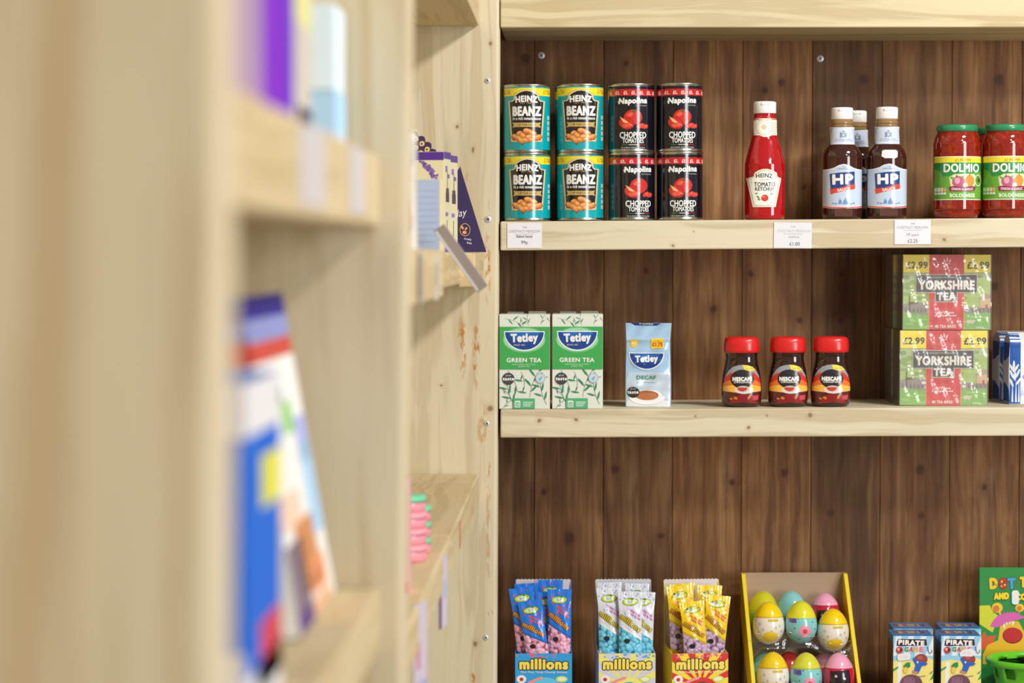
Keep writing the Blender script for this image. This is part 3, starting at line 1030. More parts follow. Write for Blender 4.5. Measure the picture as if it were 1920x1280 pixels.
hn.text('SAUCE MAKERS SINCE 1899', 823, 371, 108, 5, (120, 134, 164))
hn2 = MB()
hn.into(hn2, roundfront(hrf, 0.9, 0.1), 2.0, 4.0, True, (-19.6, 19.6, None, None), edgecuts(20.2))
hn2.build('neck_label', hp)
bh = MB().box(-15, 15, -30.4, -29, 4, 17, mat((92, 58, 46), 0.08, 0, 0.5), 1.5)
bh.build('base_panel', hp)
h2 = dup(hp, on_shelf('upper', 1662.5, 0.042, 350), 'brown sauce bottle with an oval price sticker on its shoulder')
sm_ = MB()
sa = Art(1080, 832, KH, 0.5)
sa.poly([(1040, 432), (1052, 427), (1120, 427), (1132, 434), (1130, 470), (1118, 476), (1054, 476), (1036, 464)], (236, 234, 234))
sa.text('£2.25', 1083, 451, 66, 24, (208, 206, 208), 0.02)
sa.into(sm_, roundfront(hrf, 0.9, 0.5), 0.8, 0.8)
sm_.build('price_sticker', h2)
dup(hp, on_shelf('upper', 1604.5, 0.135, 350), 'brown sauce bottle standing behind, its white cap between the other two')

# ------------------------------------------------------------------ jars of pasta sauce
dl = thing('sauce_jar', 'whole jar of red bolognese sauce with green lid, beside the brown sauce', 'jar', on_shelf('upper', 1794, 0.050, 350), 0.0, 'green lidded sauce jars')
KD = 0.2722
t = NT('tomato_sauce')
tp = t.coords()
n1 = t.noise(tp, 120.0, 3, 0.6)
t.l(t.ramp(n1, [(0.40, (128, 26, 10)), (0.62, (156, 40, 16)), (0.74, (190, 84, 44))]), t.b.inputs['Base Color'])
t.b.inputs['Roughness'].default_value = 0.07
t.b.inputs['Coat Weight'].default_value = 0.5
sauce = t.m
dprof = [(0, 0.5), (29, 0.5), (33, 2), (36.2, 7), (37.6, 14), (38, 22), (38, 112), (37, 122), (34.8, 131), (31.6, 138), (30.6, 141)]
dp2 = [dprof[0]] + smooth_prof(dprof[1:], 5)
MB().lathe(dp2, sauce, 56).build('body', dl)
gl = mat((40, 140, 92), 0.3, 0.0, 0.4)
MB().lathe([(0, 139), (31.8, 139), (32.8, 140), (32.8, 147), (32, 149), (30.4, 149.9), (28, 150), (27, 149.3), (0, 149.3)], gl, 56).build('lid', dl)
drf = interp(dp2[1:])
da = Art(1517, 825, KD, 0.35, 0.3)
da.rect(1370, 462, 1664, 717, (246, 246, 240))
da.rect(1370, 466, 1664, 713, (104, 172, 52))
da.rect(1370, 466, 1664, 498, (246, 226, 50))
da.text('£1.99 PMP', 1532, 485, 94, 19, (196, 120, 40), 0.03)
da.poly([(1370, 500), (1664, 500), (1664, 548), (1600, 556), (1560, 570), (1480, 574), (1420, 580), (1404, 548), (1370, 530)], (36, 140, 66))
da.text('DOLMIO', 1528, 530, 212, 52, WHITE, 0.035)
da.poly([(1452, 584), (1480, 566), (1560, 564), (1604, 566), (1614, 590), (1604, 640), (1460, 640)], (216, 226, 176))
da.ellipse(1506, 612, 38, 34, (186, 92, 120))
da.ellipse(1498, 604, 16, 20, (226, 160, 180))
da.many([[(1488, 588), (1494, 566), (1502, 586)]], (150, 70, 96))
da.ellipse(1572, 606, 28, 34, (222, 150, 64))
da.poly([(1566, 576), (1572, 556), (1578, 576)], (196, 130, 60))
da.ellipse(1546, 630, 14, 12, (246, 230, 224))
da.many([ell(1470, 590, 14, 6, 10, rot=.6), ell(1530, 582, 10, 5, 10, rot=-.5)], (110, 170, 70))
da.poly([(1450, 640), (1472, 636), (1530, 642), (1590, 636), (1612, 640), (1604, 664), (1530, 668), (1456, 666)], (140, 34, 74))
da.text('ONION & GARLIC', 1530, 652, 130, 15, (246, 224, 230), 0.03, -0.2)
da.text('BOLOGNESE', 1530, 691, 150, 22, (238, 244, 226), 0.04)
da.ellipse(1628, 602, 24, 34, (240, 240, 230))
da.ellipse(1628, 602, 20, 29, (96, 160, 60))
da.ellipse(1632, 602, 8, 12, (90, 50, 30))
for i, c in enumerate(((230, 240, 226), (236, 238, 230), (240, 214, 150), (226, 170, 120))):
    da.rect(1378 + i * 15, 646, 1391 + i * 15, 668, c)
    da.rect(1378 + i * 15, 672, 1391 + i * 15, 686, (230, 236, 222))
dm = MB()
da.into(dm, roundfront(drf, 1.0, 0.12), 3.0, None, True, (-37.3, 37.3, None, None), edgecuts(37.9))
dm.build('front_label', dl)
# the label goes on round the back
dw = MB().lathe([(38.08, 29.5), (38.08, 98.8)], mat((104, 172, 52), 0.35, 0.0, 0.3), 56)
keep = [i for i, f in enumerate(dw.f) if len(f) == 4]
dw.f, dw.m, dw.sm = [dw.f[i] for i in keep], [dw.m[i] for i in keep], [dw.sm[i] for i in keep]
dw.build('label_wrap', dl)
dup(dl, on_shelf('upper', 1885.5, 0.050, 350), 'jar of red bolognese sauce with green lid at the picture edge')
dup(dl, on_shelf('upper', 1868, 0.145, 350), 'jar of red sauce behind, its green lid showing between two jars')

# ------------------------------------------------------------------ green tea cartons
KG = 0.1938
leafy, green, dgreen = (226, 232, 220), (62, 170, 84), (60, 140, 108)
def sprig(a, x, y, ang, ln, n, c=dgreen):
    pts = [(x + ln * t_ * math.cos(ang + 0.25 * t_), y + ln * t_ * math.sin(ang + 0.25 * t_)) for t_ in (0, .25, .5, .75, 1)]
    a.line(pts, 3.0, (104, 130, 122))
    lv = []
    for i in range(n):
        t_ = 0.2 + 0.8 * i / max(1, n - 1)
        sg = -1 if i % 2 else 1
        px_, py_ = x + ln * t_ * math.cos(ang + 0.25 * t_), y + ln * t_ * math.sin(ang + 0.25 * t_)
        la = ang + sg * 0.75
        L = ln * 0.42
        q = [(px_, py_)] + [(px_ + L * f * math.cos(la) - w_ * L * math.sin(la), py_ + L * f * math.sin(la) + w_ * L * math.cos(la)) for f, w_ in ((.35, .10), (.7, .08))]
        q.append((px_ + L * math.cos(la), py_ + L * math.sin(la)))
        q += [(px_ + L * f * math.cos(la) + w_ * L * math.sin(la), py_ + L * f * math.sin(la) - w_ * L * math.cos(la)) for f, w_ in ((.7, .08), (.35, .10))]
        lv.append(q)
    a.many(lv, c)
def oval_logo(a, cx, y0, rx, ry, word, wy, ww, wh):
    """half-moon with a flat top"""
    a.poly([(cx - rx - 8, y0 - 8)] + [(cx + rx + 8, y0 - 8)] + ell(cx, y0, rx + 8, ry + 10, 20, 0, PI), (236, 244, 250))
    a.poly(ell(cx, y0, rx, ry, 24, 0, PI), (20, 66, 146))
    a.poly(ell(cx, y0, rx * 0.8, ry * 0.5, 20, 0, PI), (30, 104, 186))
    a.text(word, cx, wy, ww, wh, WHITE, 0.035, 0, -0.04)
def tea_art():
    a = Art(287, 998, KG, 0.4, 0.2)
    random.seed(3)
    a.rect(78, 216, 497, 998, leafy)
    for x, y, an, ln, n in ((120, 250, 0.1, 150, 4), (320, 310, -1.9, 110, 4), (420, 300, -1.4, 90, 3), (250, 240, 1.0, 80, 3), (470, 240, 0.7, 40, 2)):
        sprig(a, x, y, an, ln, n)
    for x, y, an, ln, n in ((330, 900, -1.5, 220, 5), (150, 680, 0.9, 190, 4), (215, 980, -2.2, 200, 5), (470, 960, -2.1, 190, 5), (420, 690, 0.6, 60, 2), (110, 990, -1.0, 90, 3),
                            (260, 690, 1.1, 120, 3), (100, 830, 0.5, 90, 3)):
        sprig(a, x, y, an, ln, n)
    a.rect(78, 318, 497, 670, green)
    a.ellipse(284, 425, 178, 108, (96, 188, 110), 28)
    a.ellipse(284, 425, 170, 98, (160, 214, 168), 28)
    oval_logo(a, 285, 362, 160, 146, 'Tetley', 418, 225, 92)
    a.text('SINCE 1837', 245, 468, 92, 12, (226, 214, 150), 0.02)
    a.text('GREEN TEA', 282, 593, 288, 37, WHITE, 0.03)
    a.text('100% PURE & NATURAL', 282, 629, 200, 11, (206, 236, 206), 0.01)
    a.text('GREEN TEA', 282, 645, 100, 11, (206, 236, 206), 0.01)
    a.ellipse(153, 748, 50, 50, (52, 54, 58), 26)
    a.ellipse(153, 748, 44, 44, (70, 72, 76), 26)
    a.text('great', 153, 722, 44, 14, (220, 220, 216), 0.01)
    a.text('taste', 153, 750, 96, 24, WHITE, 0.05)
    a.ellipse(418, 742, 42, 42, (170, 200, 212), 24)
    a.ellipse(418, 742, 32, 32, (206, 222, 226), 24)
    a.many([[(400, 750), (416, 732), (436, 728), (430, 744), (422, 760), (408, 764)]], (140, 180, 200))
    a.rect(192, 910, 372, 998, (84, 178, 124))
    a.many([rrect(206, 930, 252, 984, 6)], (220, 240, 226))
    a.many([rrect(212, 944, 246, 978, 4)], (84, 178, 124))
    a.text('25', 229, 962, 26, 20, (230, 244, 234), 0.04)
    for i in range(3):
        a.rect(274, 938 + i * 15, 356 - i * 10, 946 + i * 15, (206, 232, 214))
    return a
def carton(root, w_, d_, h_, base, name='carton'):
    return MB().box(-w_ / 2, w_ / 2, -d_ / 2, d_ / 2, 0, h_, base, 0.7, 2)
tl = on_shelf('middle', 984.5, 0.036, 680)
tea = thing('tea_carton', 'green tea carton next to the pale upright', 'tea box', tl, 0.0, 'green tea cartons')
tm = carton(tea, 81.2, 66, 151.6, mat((222, 228, 214), 0.42, 0, 0.15))
tm.box(-40.2, 40.2, -32.6, 32.6, 151.0, 151.9, mat((196, 206, 186), 0.4, 0, 0.15), 0.3, 1)
tea_art().into(tm, lambda x_, z_: -33.05, 0, None, False, (-40.3, 40.3, 0.5, 151.2))
sd = Art(0, 0, 1.0, 0.4, 0.2)
tm.build('carton', tea)
fl = MB()
for (x0, x1, dz, c) in ((-30, -2, 2.2, (190, 200, 196)), (4, 34, 3.0, (206, 214, 190))):
    fl.hexa([(x0, -20, 151.9), (x1, -20, 151.9), (x1, 28, 151.9), (x0, 28, 151.9), (x0 + 2, -20, 152.6), (x1 - 2, -20, 152.8), (x1 - 1, 28, 152.4 + dz), (x0 + 1, 28, 152.4 + dz)], mat(c, 0.3, 0, 0.3))
fl.build('lid_flaps', tea)
dup(tea, on_shelf('middle', 1083.0, 0.036, 680), 'green tea carton between its twin and the blue decaf bag')

# ------------------------------------------------------------------ decaf tea bag
KB = 0.1963
dc = thing('tea_pouch', 'light blue foil bag of decaf tea with crimped folded top', 'tea bag', on_shelf('middle', 1216, 0.072, 690), -0.05)
def pouch(w_, d_, h_, flat, wr, seed, taper=0.0):
    """brick-shaped soft bag; returns surface function of (perimeter 0..1, height 0..1) and front y"""
    rnd = random.Random(seed)
    ph = [rnd.uniform(0, 6.28) for _ in range(8)]
    def depth(v):
        return d_ / 2 if v < flat else d_ / 2 * (1 - ((v - flat) / (1 - flat)) ** 1.4) + 0.8
    def width(v):
        return w_ / 2 * (1 - 0.02 * math.sin(v * 5 + ph[5])) * (1 + taper * max(0.0, v - flat) / (1 - flat))
    def wk(x, z):
        return wr * (math.sin(x * 0.13 + z * 0.05 + ph[0]) * math.sin(z * 0.09 - x * 0.06 + ph[1]) + 0.6 * math.sin(x * 0.21 - z * 0.17 + ph[2]) + 0.35 * math.sin(z * 0.33 + ph[3]))
    def front(x, z):
        v = min(1.0, max(0.0, z / h_))
        W = width(v)
        e = min(1.0, abs(x) / W)
        rnd_ = depth(v) * (1 - 0.10 * e ** 6) if v < flat else depth(v)
        return -rnd_ - wk(x, z) * (1 - e ** 4) * min(1, v * 6)
    def surf(u, v):
        z = v * h_
        W, D = width(v), depth(v)
        s_ = u * 4
        k = int(s_) % 4
        f = s_ - int(s_)
        if k == 0:
            x = -W + 2 * W * f
            return (x, front(x, z), z)
        if k == 1:
            y0 = front(W, z)
            return (W - (1.2 * math.sin(PI * f) * min(1, v * 5)), y0 + (D - y0) * f, z)
        if k == 2:
            return (W - 2 * W * f, D, z)
        y0 = front(-W, z)
        return (-W + 1.2 * math.sin(PI * f), D + (y0 - D) * f, z)
    return surf, front
sf, ff = pouch(72.0, 52.0, 135.0, 0.80, 1.5, 11, 0.05)
foil = mat((166, 202, 232), 0.22, 0.0, 0.5)
pm = MB().grid(sf, 128, 60, foil)
pm.add([sf(i / 64, 0) for i in range(64)], [tuple(range(64))[::-1]], foil)
pa = Art(1311, 985, KB, 0.25, 0.5)
pa.poly([(1150, 700), (1490, 700), (1490, 985), (1130, 985), (1130, 760)], (196, 214, 230))
pa.poly([(1150, 920), (1240, 930), (1400, 925), (1490, 940), (1490, 984), (1130, 984), (1130, 960)], (228, 232, 236))
pa.poly([(1160, 296), (1416, 300), (1380, 318), (1200, 316)], (24, 62, 126))
pa.text('Tetley', 1290, 306, 120, 14, WHITE, 0.03)
pa.poly([(1162, 434), (1178, 428), (1228, 430), (1228, 476), (1196, 500), (1168, 488)], (232, 196, 70))
pa.text('40', 1196, 458, 46, 34, (248, 228, 150), 0.05)
pa.poly([(1334, 422), (1440, 420), (1436, 500), (1334, 506)], (246, 206, 50))
pa.text('ONLY', 1386, 440, 50, 12, (206, 70, 40), 0.03)
pa.text('£1.75', 1386, 470, 86, 36, (206, 70, 40), 0.05)
oval_logo(pa, 1297, 545, 138, 126, 'Tetley', 596, 190, 74)
pa.text('DECAF', 1296, 742, 160, 32, (60, 150, 110), 0.03)
pa.rect(1216, 782, 1376, 785, (120, 180, 160))
pa.ellipse(1300, 892, 126, 48, (240, 240, 240), 28)
pa.poly(ell(1300, 898, 150, 68, 20, 0, PI), (244, 244, 246))
pa.ellipse(1300, 890, 98, 40, (170, 100, 62), 26)
pa.ellipse(1300, 898, 90, 30, (186, 118, 78), 26)
pa.ellipse(1188, 866, 52, 46, (46, 48, 54), 22)
pa.text('great', 1188, 838, 44, 12, (220, 220, 220), 0.01)
pa.text('taste', 1186, 866, 92, 22, WHITE, 0.05)
pa.into(pm, lambda x_, z_: ff(x_, z_) - 0.6, 1.5, 2.0)
pm.build('foil_bag', dc)
sg = MB().box(-36.3, -35.4, -22, 22, 6, 92, mat((40, 104, 74), 0.35), 0.3, 1)
sg.build('side_panel', dc)['label'] = 'dark green side panel'

# ------------------------------------------------------------------ instant coffee jars
KC = 0.270
cf = thing('coffee_jar', 'x', 'coffee jar', on_shelf('middle', 1390.5, 0.052, 700), 0.0, 'red lidded instant coffee jars')
cprof = [(0, 0.5), (24, 0.5), (28.5, 2), (31.2, 7), (32.6, 18), (32.2, 36), (29.6, 56), (26.6, 70), (25.4, 78), (25.8, 84), (27.2, 88)]
cp2 = [cprof[0]] + smooth_prof(cprof[1:], 5)
t = NT('coffee_in_glass')
tp = t.coords()
n1 = t.noise(tp, 420.0, 3, 0.7)
t.l(t.ramp(n1, [(0.35, (26, 12, 8)), (0.6, (58, 28, 16)), (0.8, (92, 50, 28))]), t.b.inputs['Base Color'])
t.b.inputs['Roughness'].default_value = 0.05
t.b.inputs['Coat Weight'].default_value = 0.7
MB().lathe(cp2, t.m, 56, 0.86, sq=2.5).build('glass', cf)
MB().lathe([(0, 87), (27.6, 87), (28.6, 88), (29.0, 92), (28.8, 100), (28.2, 106), (26.4, 110.5), (22, 112.6), (0, 113.2)], mat((216, 32, 30), 0.28, 0, 0.2), 56, 0.86, sq=2.4).build('lid', cf)
crf = interp(cp2[1:])
ca = Art(224, 968, KC, 0.25, 0.5)
def cshape(top):
    return [(126, top + 62), (142, top + 34), (168, top + 12), (200, top + 2), (224, top), (248, top + 2), (280, top + 12), (306, top + 34), (322, top + 62)]
body_ = [(334, 830), (336, 880), (328, 940), (314, 950), (224, 938), (136, 950), (118, 940), (108, 880), (112, 830)]
ca.poly(cshape(716) + body_, (150, 152, 160))
ca.poly([(222, 716), (254, 718), (284, 728), (302, 746), (280, 752), (236, 748)], (240, 214, 50))
ca.text('£2.75', 264, 738, 40, 10, (150, 110, 30), 0.02)
ca.poly([(118, 794), (148, 768), (200, 752), (250, 752), (296, 764), (330, 800), (336, 860), (224, 872), (108, 860)], (206, 54, 34))
ca.poly([(110, 826), (150, 806), (224, 800), (296, 806), (334, 826), (336, 862), (224, 880), (108, 862)], (236, 116, 40))
ca.poly([(109, 846), (160, 836), (224, 832), (284, 836), (335, 846), (336, 872), (224, 884), (108, 872)], (248, 186, 70))
ca.poly([(108, 874), (170, 880), (224, 884), (280, 880), (336, 874), (334, 910), (326, 942), (312, 950), (224, 938), (138, 950), (120, 942), (110, 910)], (92, 26, 20))
ca.poly([(140, 950), (170, 905), (224, 890), (284, 902), (312, 948), (224, 938)], (140, 28, 30))
ca.ellipse(222, 800, 70, 56, (34, 30, 32), 28)
ca.text('NESCAFÉ', 222, 797, 118, 30, WHITE, 0.05)
ca.text('ORIGINAL', 222, 818, 102, 13, (236, 232, 224), 0.02)
ca.ellipse(232, 866, 58, 22, (226, 214, 204), 22)
ca.ellipse(226, 858, 40, 18, (206, 190, 180), 22)
ca.poly(ell(222, 850, 30, 24, 14, 0, PI), (196, 60, 46))
ca.many([ell(182, 914, 12, 8, 10, rot=.4), ell(156, 918, 9, 6, 10), ell(262, 908, 7, 14, 10, rot=.5)], (206, 130, 60))
ca.many([[(282, 900), (320, 896), (318, 924), (284, 926)]], (206, 70, 84))
cm = MB()
ca.into(cm, roundfront(crf, 0.86, 0.12, 2.5), 2.5, 2.5, True, (-31.6, 31.6, None, None), edgecuts(31.0))
cm.build('front_label', cf)
cf['label'] = 'instant coffee jar with red lid on the side of the blue decaf bag'
dup(cf, on_shelf('middle', 1477, 0.052, 700), 'instant coffee jar with red lid standing between the two others', 0.03)
dup(cf, on_shelf('middle', 1557.5, 0.052, 700), 'instant coffee jar with red lid on the side of the big tea boxes', -0.02)

# ------------------------------------------------------------------ big tea boxes in film
KY = 0.2093
def yt_art():
    a = Art(524, 636, KY, 0.4, 0.2)
    random.seed(9)
    a.rect(187, 196, 862, 636, (168, 194, 110))
    a.poly([(187, 196), (862, 196), (862, 250), (700, 240), (540, 260), (350, 236), (187, 262)], (178, 196, 150))
    a.many([ell(random.uniform(200, 850), random.uniform(215, 400), random.uniform(16, 40), random.uniform(8, 20), 9) for _ in range(34)], (138, 166, 88))
    a.poly([(187, 440), (300, 420), (420, 440), (862, 470), (862, 510), (400, 520), (187, 500)], (146, 138, 128))
    a.many([[(x, 470 + random.uniform(-24, 24)), (x + 12, 470 + random.uniform(-24, 10)), (x + 22, 496), (x + 4, 500)] for x in range(200, 860, 30)], (120, 112, 104))
    a.poly([(187, 505), (400, 520), (862, 505), (862, 636), (187, 636)], (122, 178, 74))
    a.many([ell(random.uniform(200, 850), random.uniform(530, 630), random.uniform(20, 50), random.uniform(4, 9), 9) for _ in range(22)], (150, 196, 92))
    a.poly([(776, 400), (800, 372), (862, 372), (862, 466), (776, 466)], (206, 176, 136))
    a.poly([(770, 404), (800, 362), (862, 358), (862, 392)], (170, 150, 130))
    a.rect(820, 440, 838, 468, (196, 50, 44))
    a.many([ell(704, 572, 32, 16, 12), ell(734, 566, 10, 9, 10), [(682, 580), (688, 580), (688, 602), (682, 602)], [(720, 582), (726, 582), (726, 602), (720, 602)]], (206, 198, 170))
    a.rect(187, 52, 862, 194, (246, 226, 40))
    a.rect(232, 420, 300, 436, (110, 90, 70))
    a.many([[(236, 370), (242, 370), (244, 500), (238, 500)]], (90, 74, 60))
    # red panel with its shield
    a.rect(386, 52, 658, 636, (236, 200, 90))
    a.rect(389, 52, 655, 636, (208, 36, 42))
    for i in range(3):
        a.ellipse(506 + i * 20, 104 - (i == 1) * 10, 7, 18, (240, 196, 190), 12, (i - 1) * 0.4)
    a.rect(502, 124, 550, 129, (240, 196, 190))
    a.text('BY APPOINTMENT', 526, 154, 90, 6, (236, 190, 186))
    a.text('TEA AND COFFEE MERCHANTS TO THE CROWN', 526, 166, 190, 6, (236, 190, 186))
    a.text('£2.99', 294, 136, 164, 54, (40, 40, 42), 0.03)
    a.text('£2.99', 764, 138, 172, 56, (40, 40, 42), 0.03)
    a.rect(284, 208, 758, 350, (206, 196, 170))
    a.rect(289, 213, 753, 345, (52, 56, 66))
    a.rect(432, 340, 606, 422, (206, 196, 170))
    a.rect(438, 336, 600, 416, (52, 56, 66))
    a.text('TAYLORS OF HARROGATE', 522, 231, 226, 13, (214, 208, 196), 0.01)
    a.text('YORKSHIRE', 522, 290, 432, 74, (236, 226, 214), 0.05)
    a.text('TEA', 520, 378, 150, 64, (236, 226, 214), 0.05)
    a.text("Let's have", 516, 500, 124, 24, (250, 236, 226), 0.02)
    a.text('a proper brew', 516, 526, 164, 24, (250, 236, 226), 0.02)
    a.text('80 TEA BAGS', 514, 608, 158, 22, (250, 236, 226), 0.03)
    a.text('250g', 776, 618, 64, 18, (236, 240, 220), 0.02)
    return a
WY, HY, DY = 141.0, 121.6, 84.0
p0 = on_shelf('middle', 1762.0, 0.050 + DY / 2000, 690)
yt = thing('tea_carton', 'large tea box under film at the bottom of the front stack', 'tea box', p0, 0.0, 'large film-wrapped tea boxes')
ym = MB().box(-WY / 2, WY / 2, -DY / 2, DY / 2, 0, HY, mat((74, 54, 40), 0.35, 0, 0.2), 0.8, 2)
ym.box(-WY / 2 + 1, WY / 2 - 1, -DY / 2 + 1, DY / 2 - 1, HY - 0.6, HY + 0.1, mat((150, 170, 60), 0.35, 0, 0.2))
yt_art().into(ym, lambda x_, z_: -DY / 2 - 0.05, 0, None, False, (-WY / 2 + 0.4, WY / 2 - 0.4, 0.4, HY - 0.4))
ym.build('carton', yt)
WRAP = film('wrapping_film', 0.07, 0.14, 0.45, 13.0, mul=(0.5, 1, 2.4), glare=0.11)
fm = MB()
def fr_(u, v):
    x_, z_ = (u - 0.5) * (WY + 2.5), v * (HY - 0.6) + 0.3
    e = (1 - (2 * u - 1) ** 8) * (1 - (2 * v - 1) ** 8)
    return (x_, -DY / 2 - 3.6 - e * (0.9 * math.sin(x_ * 0.11 + z_ * 0.16) + 0.7 * math.sin(z_ * 0.31 - x_ * 0.07) + 0.5 * math.sin(x_ * 0.4 + z_ * 0.1)), z_)
fm.grid(fr_, 70, 60, WRAP)
fm.add([(-WY / 2 - 1.2, -DY / 2 - 3.4, 0.3), (-WY / 2 - 1.2, DY / 2, 0.3), (-WY / 2 - 1.2, DY / 2, HY - .3), (-WY / 2 - 1.2, -DY / 2 - 3.4, HY - .3),
        (WY / 2 + 1.2, -DY / 2 - 3.4, 0.3), (WY / 2 + 1.2, DY / 2, 0.3), (WY / 2 + 1.2, DY / 2, HY - .3), (WY / 2 + 1.2, -DY / 2 - 3.4, HY - .3)], [(1, 0, 3, 2), (4, 5, 6, 7)], WRAP)
fm.build('film', yt)
top = (p0[0] + 0.0042, p0[1], p0[2] + HY / 1000 + 0.0005)
dup(yt, top, 'large tea box under film on top of the front stack')
q0 = (p0[0] - 0.002, p0[1] + DY / 1000 + 0.006, p0[2])
dup(yt, q0, 'large tea box behind, at the bottom of the rear stack')
dup(yt, (q0[0] + 0.002, q0[1], q0[2] + HY / 1000 + 0.0005), 'large tea box behind, on top of the rear stack')

# ------------------------------------------------------------------ blue and white bags at the right edge
fb_loc = on_shelf('middle', 1938, 0.105, 690)
fbag = thing('flour_bag', 'blue and white paper bag at the picture edge, the nearer of two', 'bag', fb_loc, 0.0, 'blue and white paper bags')
s2, f2 = pouch(88.0, 58.0, 116.0, 0.86, 0.7, 4)
fpaper = mat((236, 236, 240), 0.5)
fmb = MB().grid(s2, 64, 36, fpaper)
fmb.add([s2(i / 64, 0) for i in range(64)], [tuple(range(64))[::-1]], fpaper)
fa = Art(1240, 1195, 0.2135, 0.45, 0.1)
fa.rect(1036, 660, 1116, 1192, (34, 92, 176))
fa.many([[(1060 + dx, 1180), (1066 + dx, 1000), (1074 + dx, 1180)] for dx in (-10, 16, 38)] +
        [ell(1066 + dx, 900 + dy, 9, 38, 10, rot=r) for dx, dy, r in ((0, 0, 0), (-16, 20, -.5), (18, 22, .5), (30, 60, .4), (-14, 70, -.4), (8, 80, 0), (36, 120, .6), (-18, 130, -.4))], (226, 232, 242))
fa.rect(1146, 730, 1360, 900, (60, 44, 110))
fa.text('GRANULATED', 1250, 988, 236, 30, (50, 56, 70), 0.03)
fa.many([[(1056 + i * 60, 1130), (1072 + i * 60, 1050), (1084 + i * 60, 1130)] for i in range(1, 5)], (196, 212, 236))
fa.into(fmb, lambda x_, z_: f2(x_, z_) - 0.1, 4, 5)
fmb.build('paper_bag', fbag)
sb = MB().grid(lambda u, v: (-44.3 + 1.0 * math.sin(PI * u), -26 + 50 * u, 3 + 96 * v), 8, 8, mat((40, 96, 176), 0.45))
sb.build('side_stripe', fbag)['label'] = 'blue printed side'
dup(fbag, on_shelf('middle', 1917, 0.172, 690), 'blue and white paper bag at the picture edge, the one behind', 0.04)
# ------------------------------------------------------------------ sweets on the bottom shelf
def bag_parts(root, base, pearl, logo_c, dots, word, seed, w_=37.0, h_=190.0, t_=9.0, slash=(222, 96, 110)):
    """slim pillow pack: crimped top, a slanting clear window on the beads, printed lettering"""
    rnd = random.Random(seed)
    a0, a1 = rnd.uniform(0, 6), rnd.uniform(0, 6)
    def thick(x, z):
        e = min(1.0, abs(x) / (w_ / 2))
        v = max(0.0, min(1.0, z / h_))
        f = min(1.0, v * 7) * min(1.0, max(0.0, (0.93 - v)) * 5.5)
        return t_ / 2 * max(0.0, 1 - e ** 2.3) ** 0.7 * (max(0.0, f) ** 0.6) + 0.35
    def wr(x, z):
        e = 1 - (min(1.0, abs(x) / (w_ / 2))) ** 4
        return e * (0.4 * math.sin(x * 0.45 + z * 0.11 + a0) + 0.35 * math.sin(z * 0.2 - x * 0.25 + a1)) + (0.5 * math.sin(x * 2.2) if z > h_ * 0.94 else 0)
    def bend(z):
        return 5.0 * max(0.0, z / h_ - 0.86) / 0.14
    def front(x, z):
        return -thick(x, z) - wr(x, z) + bend(z)
    shell = mat(base, 0.24, 0.0, 0.5)
    mb = MB()
    W = lambda z: w_ / 2 * (1 + 0.10 * max(0.0, z / h_ - 0.85) / 0.15)
    def f_(u, v):
        z = v * h_
        x = (2 * u - 1) * W(z)
        return (x, front(x * w_ / 2 / W(z), z), z + (0.6 * math.sin(x * 3.0) if v > 0.999 else 0))
    def b_(u, v):
        z = v * h_
        x = (1 - 2 * u) * W(z)
        return (x, thick(x * w_ / 2 / W(z), z) + bend(z), z)
    mb.grid(f_, 22, 64, shell)
    mb.grid(b_, 10, 40, shell)
    a = Art(0, 0, 1.0, 0.24, 0.5)
    h2 = w_ / 2
    a.poly([(-h2, -139), (h2, -116), (h2, -64), (-h2, -90)], (236, 238, 242) if base[0] > 150 and base[2] > 150 else tuple(int(v * 0.8) for v in base))
    a.poly([(-h2, -136), (h2, -112), (h2, -68), (-h2, -94)], pearl)
    a.ellipse(-6, -112, 5, 4.2, (34, 26, 30), 12)
    dd = []
    for _ in range(26):
        x, z = rnd.uniform(-h2, h2), rnd.choice((rnd.uniform(150, 188), rnd.uniform(30, 80), rnd.uniform(150, 188)))
        dd.append(ell(x, -z, rnd.uniform(0.9, 2.2), rnd.uniform(0.9, 2.0), 9))
    a.many(dd, dots)
    a.ellipse(0, -174, 13, 6.0, (40, 90, 40), 20, -0.06)
    a.ellipse(0, -174, 12.2, 5.3, logo_c, 20, -0.06)
    a.ellipse(-0.5, -174, 7.4, 3.2, (226, 236, 214), 18, -0.06)
    a.text('G-T', -0.5, -174, 9, 3.6, (70, 150, 190), 0.04)
    a.text('The Tiny Tasty', 5, -158, 26, 5.0, slash, 0.06, 0, 0.55)
    a.text('Chewy Sweets', 6, -152, 24, 4.5, slash, 0.06, 0, 0.55)
    a.text('millions', 0, -141, 40, 9.0, word, 0.05, 0, 0.66, 0, (46, 34, 10), 0.07)
    a.text('millions', 2, -78, 40, 9.0, word, 0.05, 0, 0.66, 0, (46, 34, 10), 0.07)
    a.into(mb, lambda x, z: front(x, z) - 0.15, 2.0, 3.0, True, (-h2 * 0.985, h2 * 0.985, None, None))
    return mb.build('foil_sleeve', root)

def starburst(a, cx, cy, r0, r1, n, c, ph=0.0):
    a.many([[(cx + r0 * math.cos(t_ - .5 * PI / n), cy + r0 * math.sin(t_ - .5 * PI / n)), (cx + r1 * math.cos(t_ - .45 * PI / n), cy + r1 * math.sin(t_ - .45 * PI / n)),
             (cx + r1 * math.cos(t_ + .45 * PI / n), cy + r1 * math.sin(t_ + .45 * PI / n)), (cx + r0 * math.cos(t_ + .5 * PI / n), cy + r0 * math.sin(t_ + .5 * PI / n))]
            for t_ in [ph + 2 * PI * k / n for k in range(n)]], c)

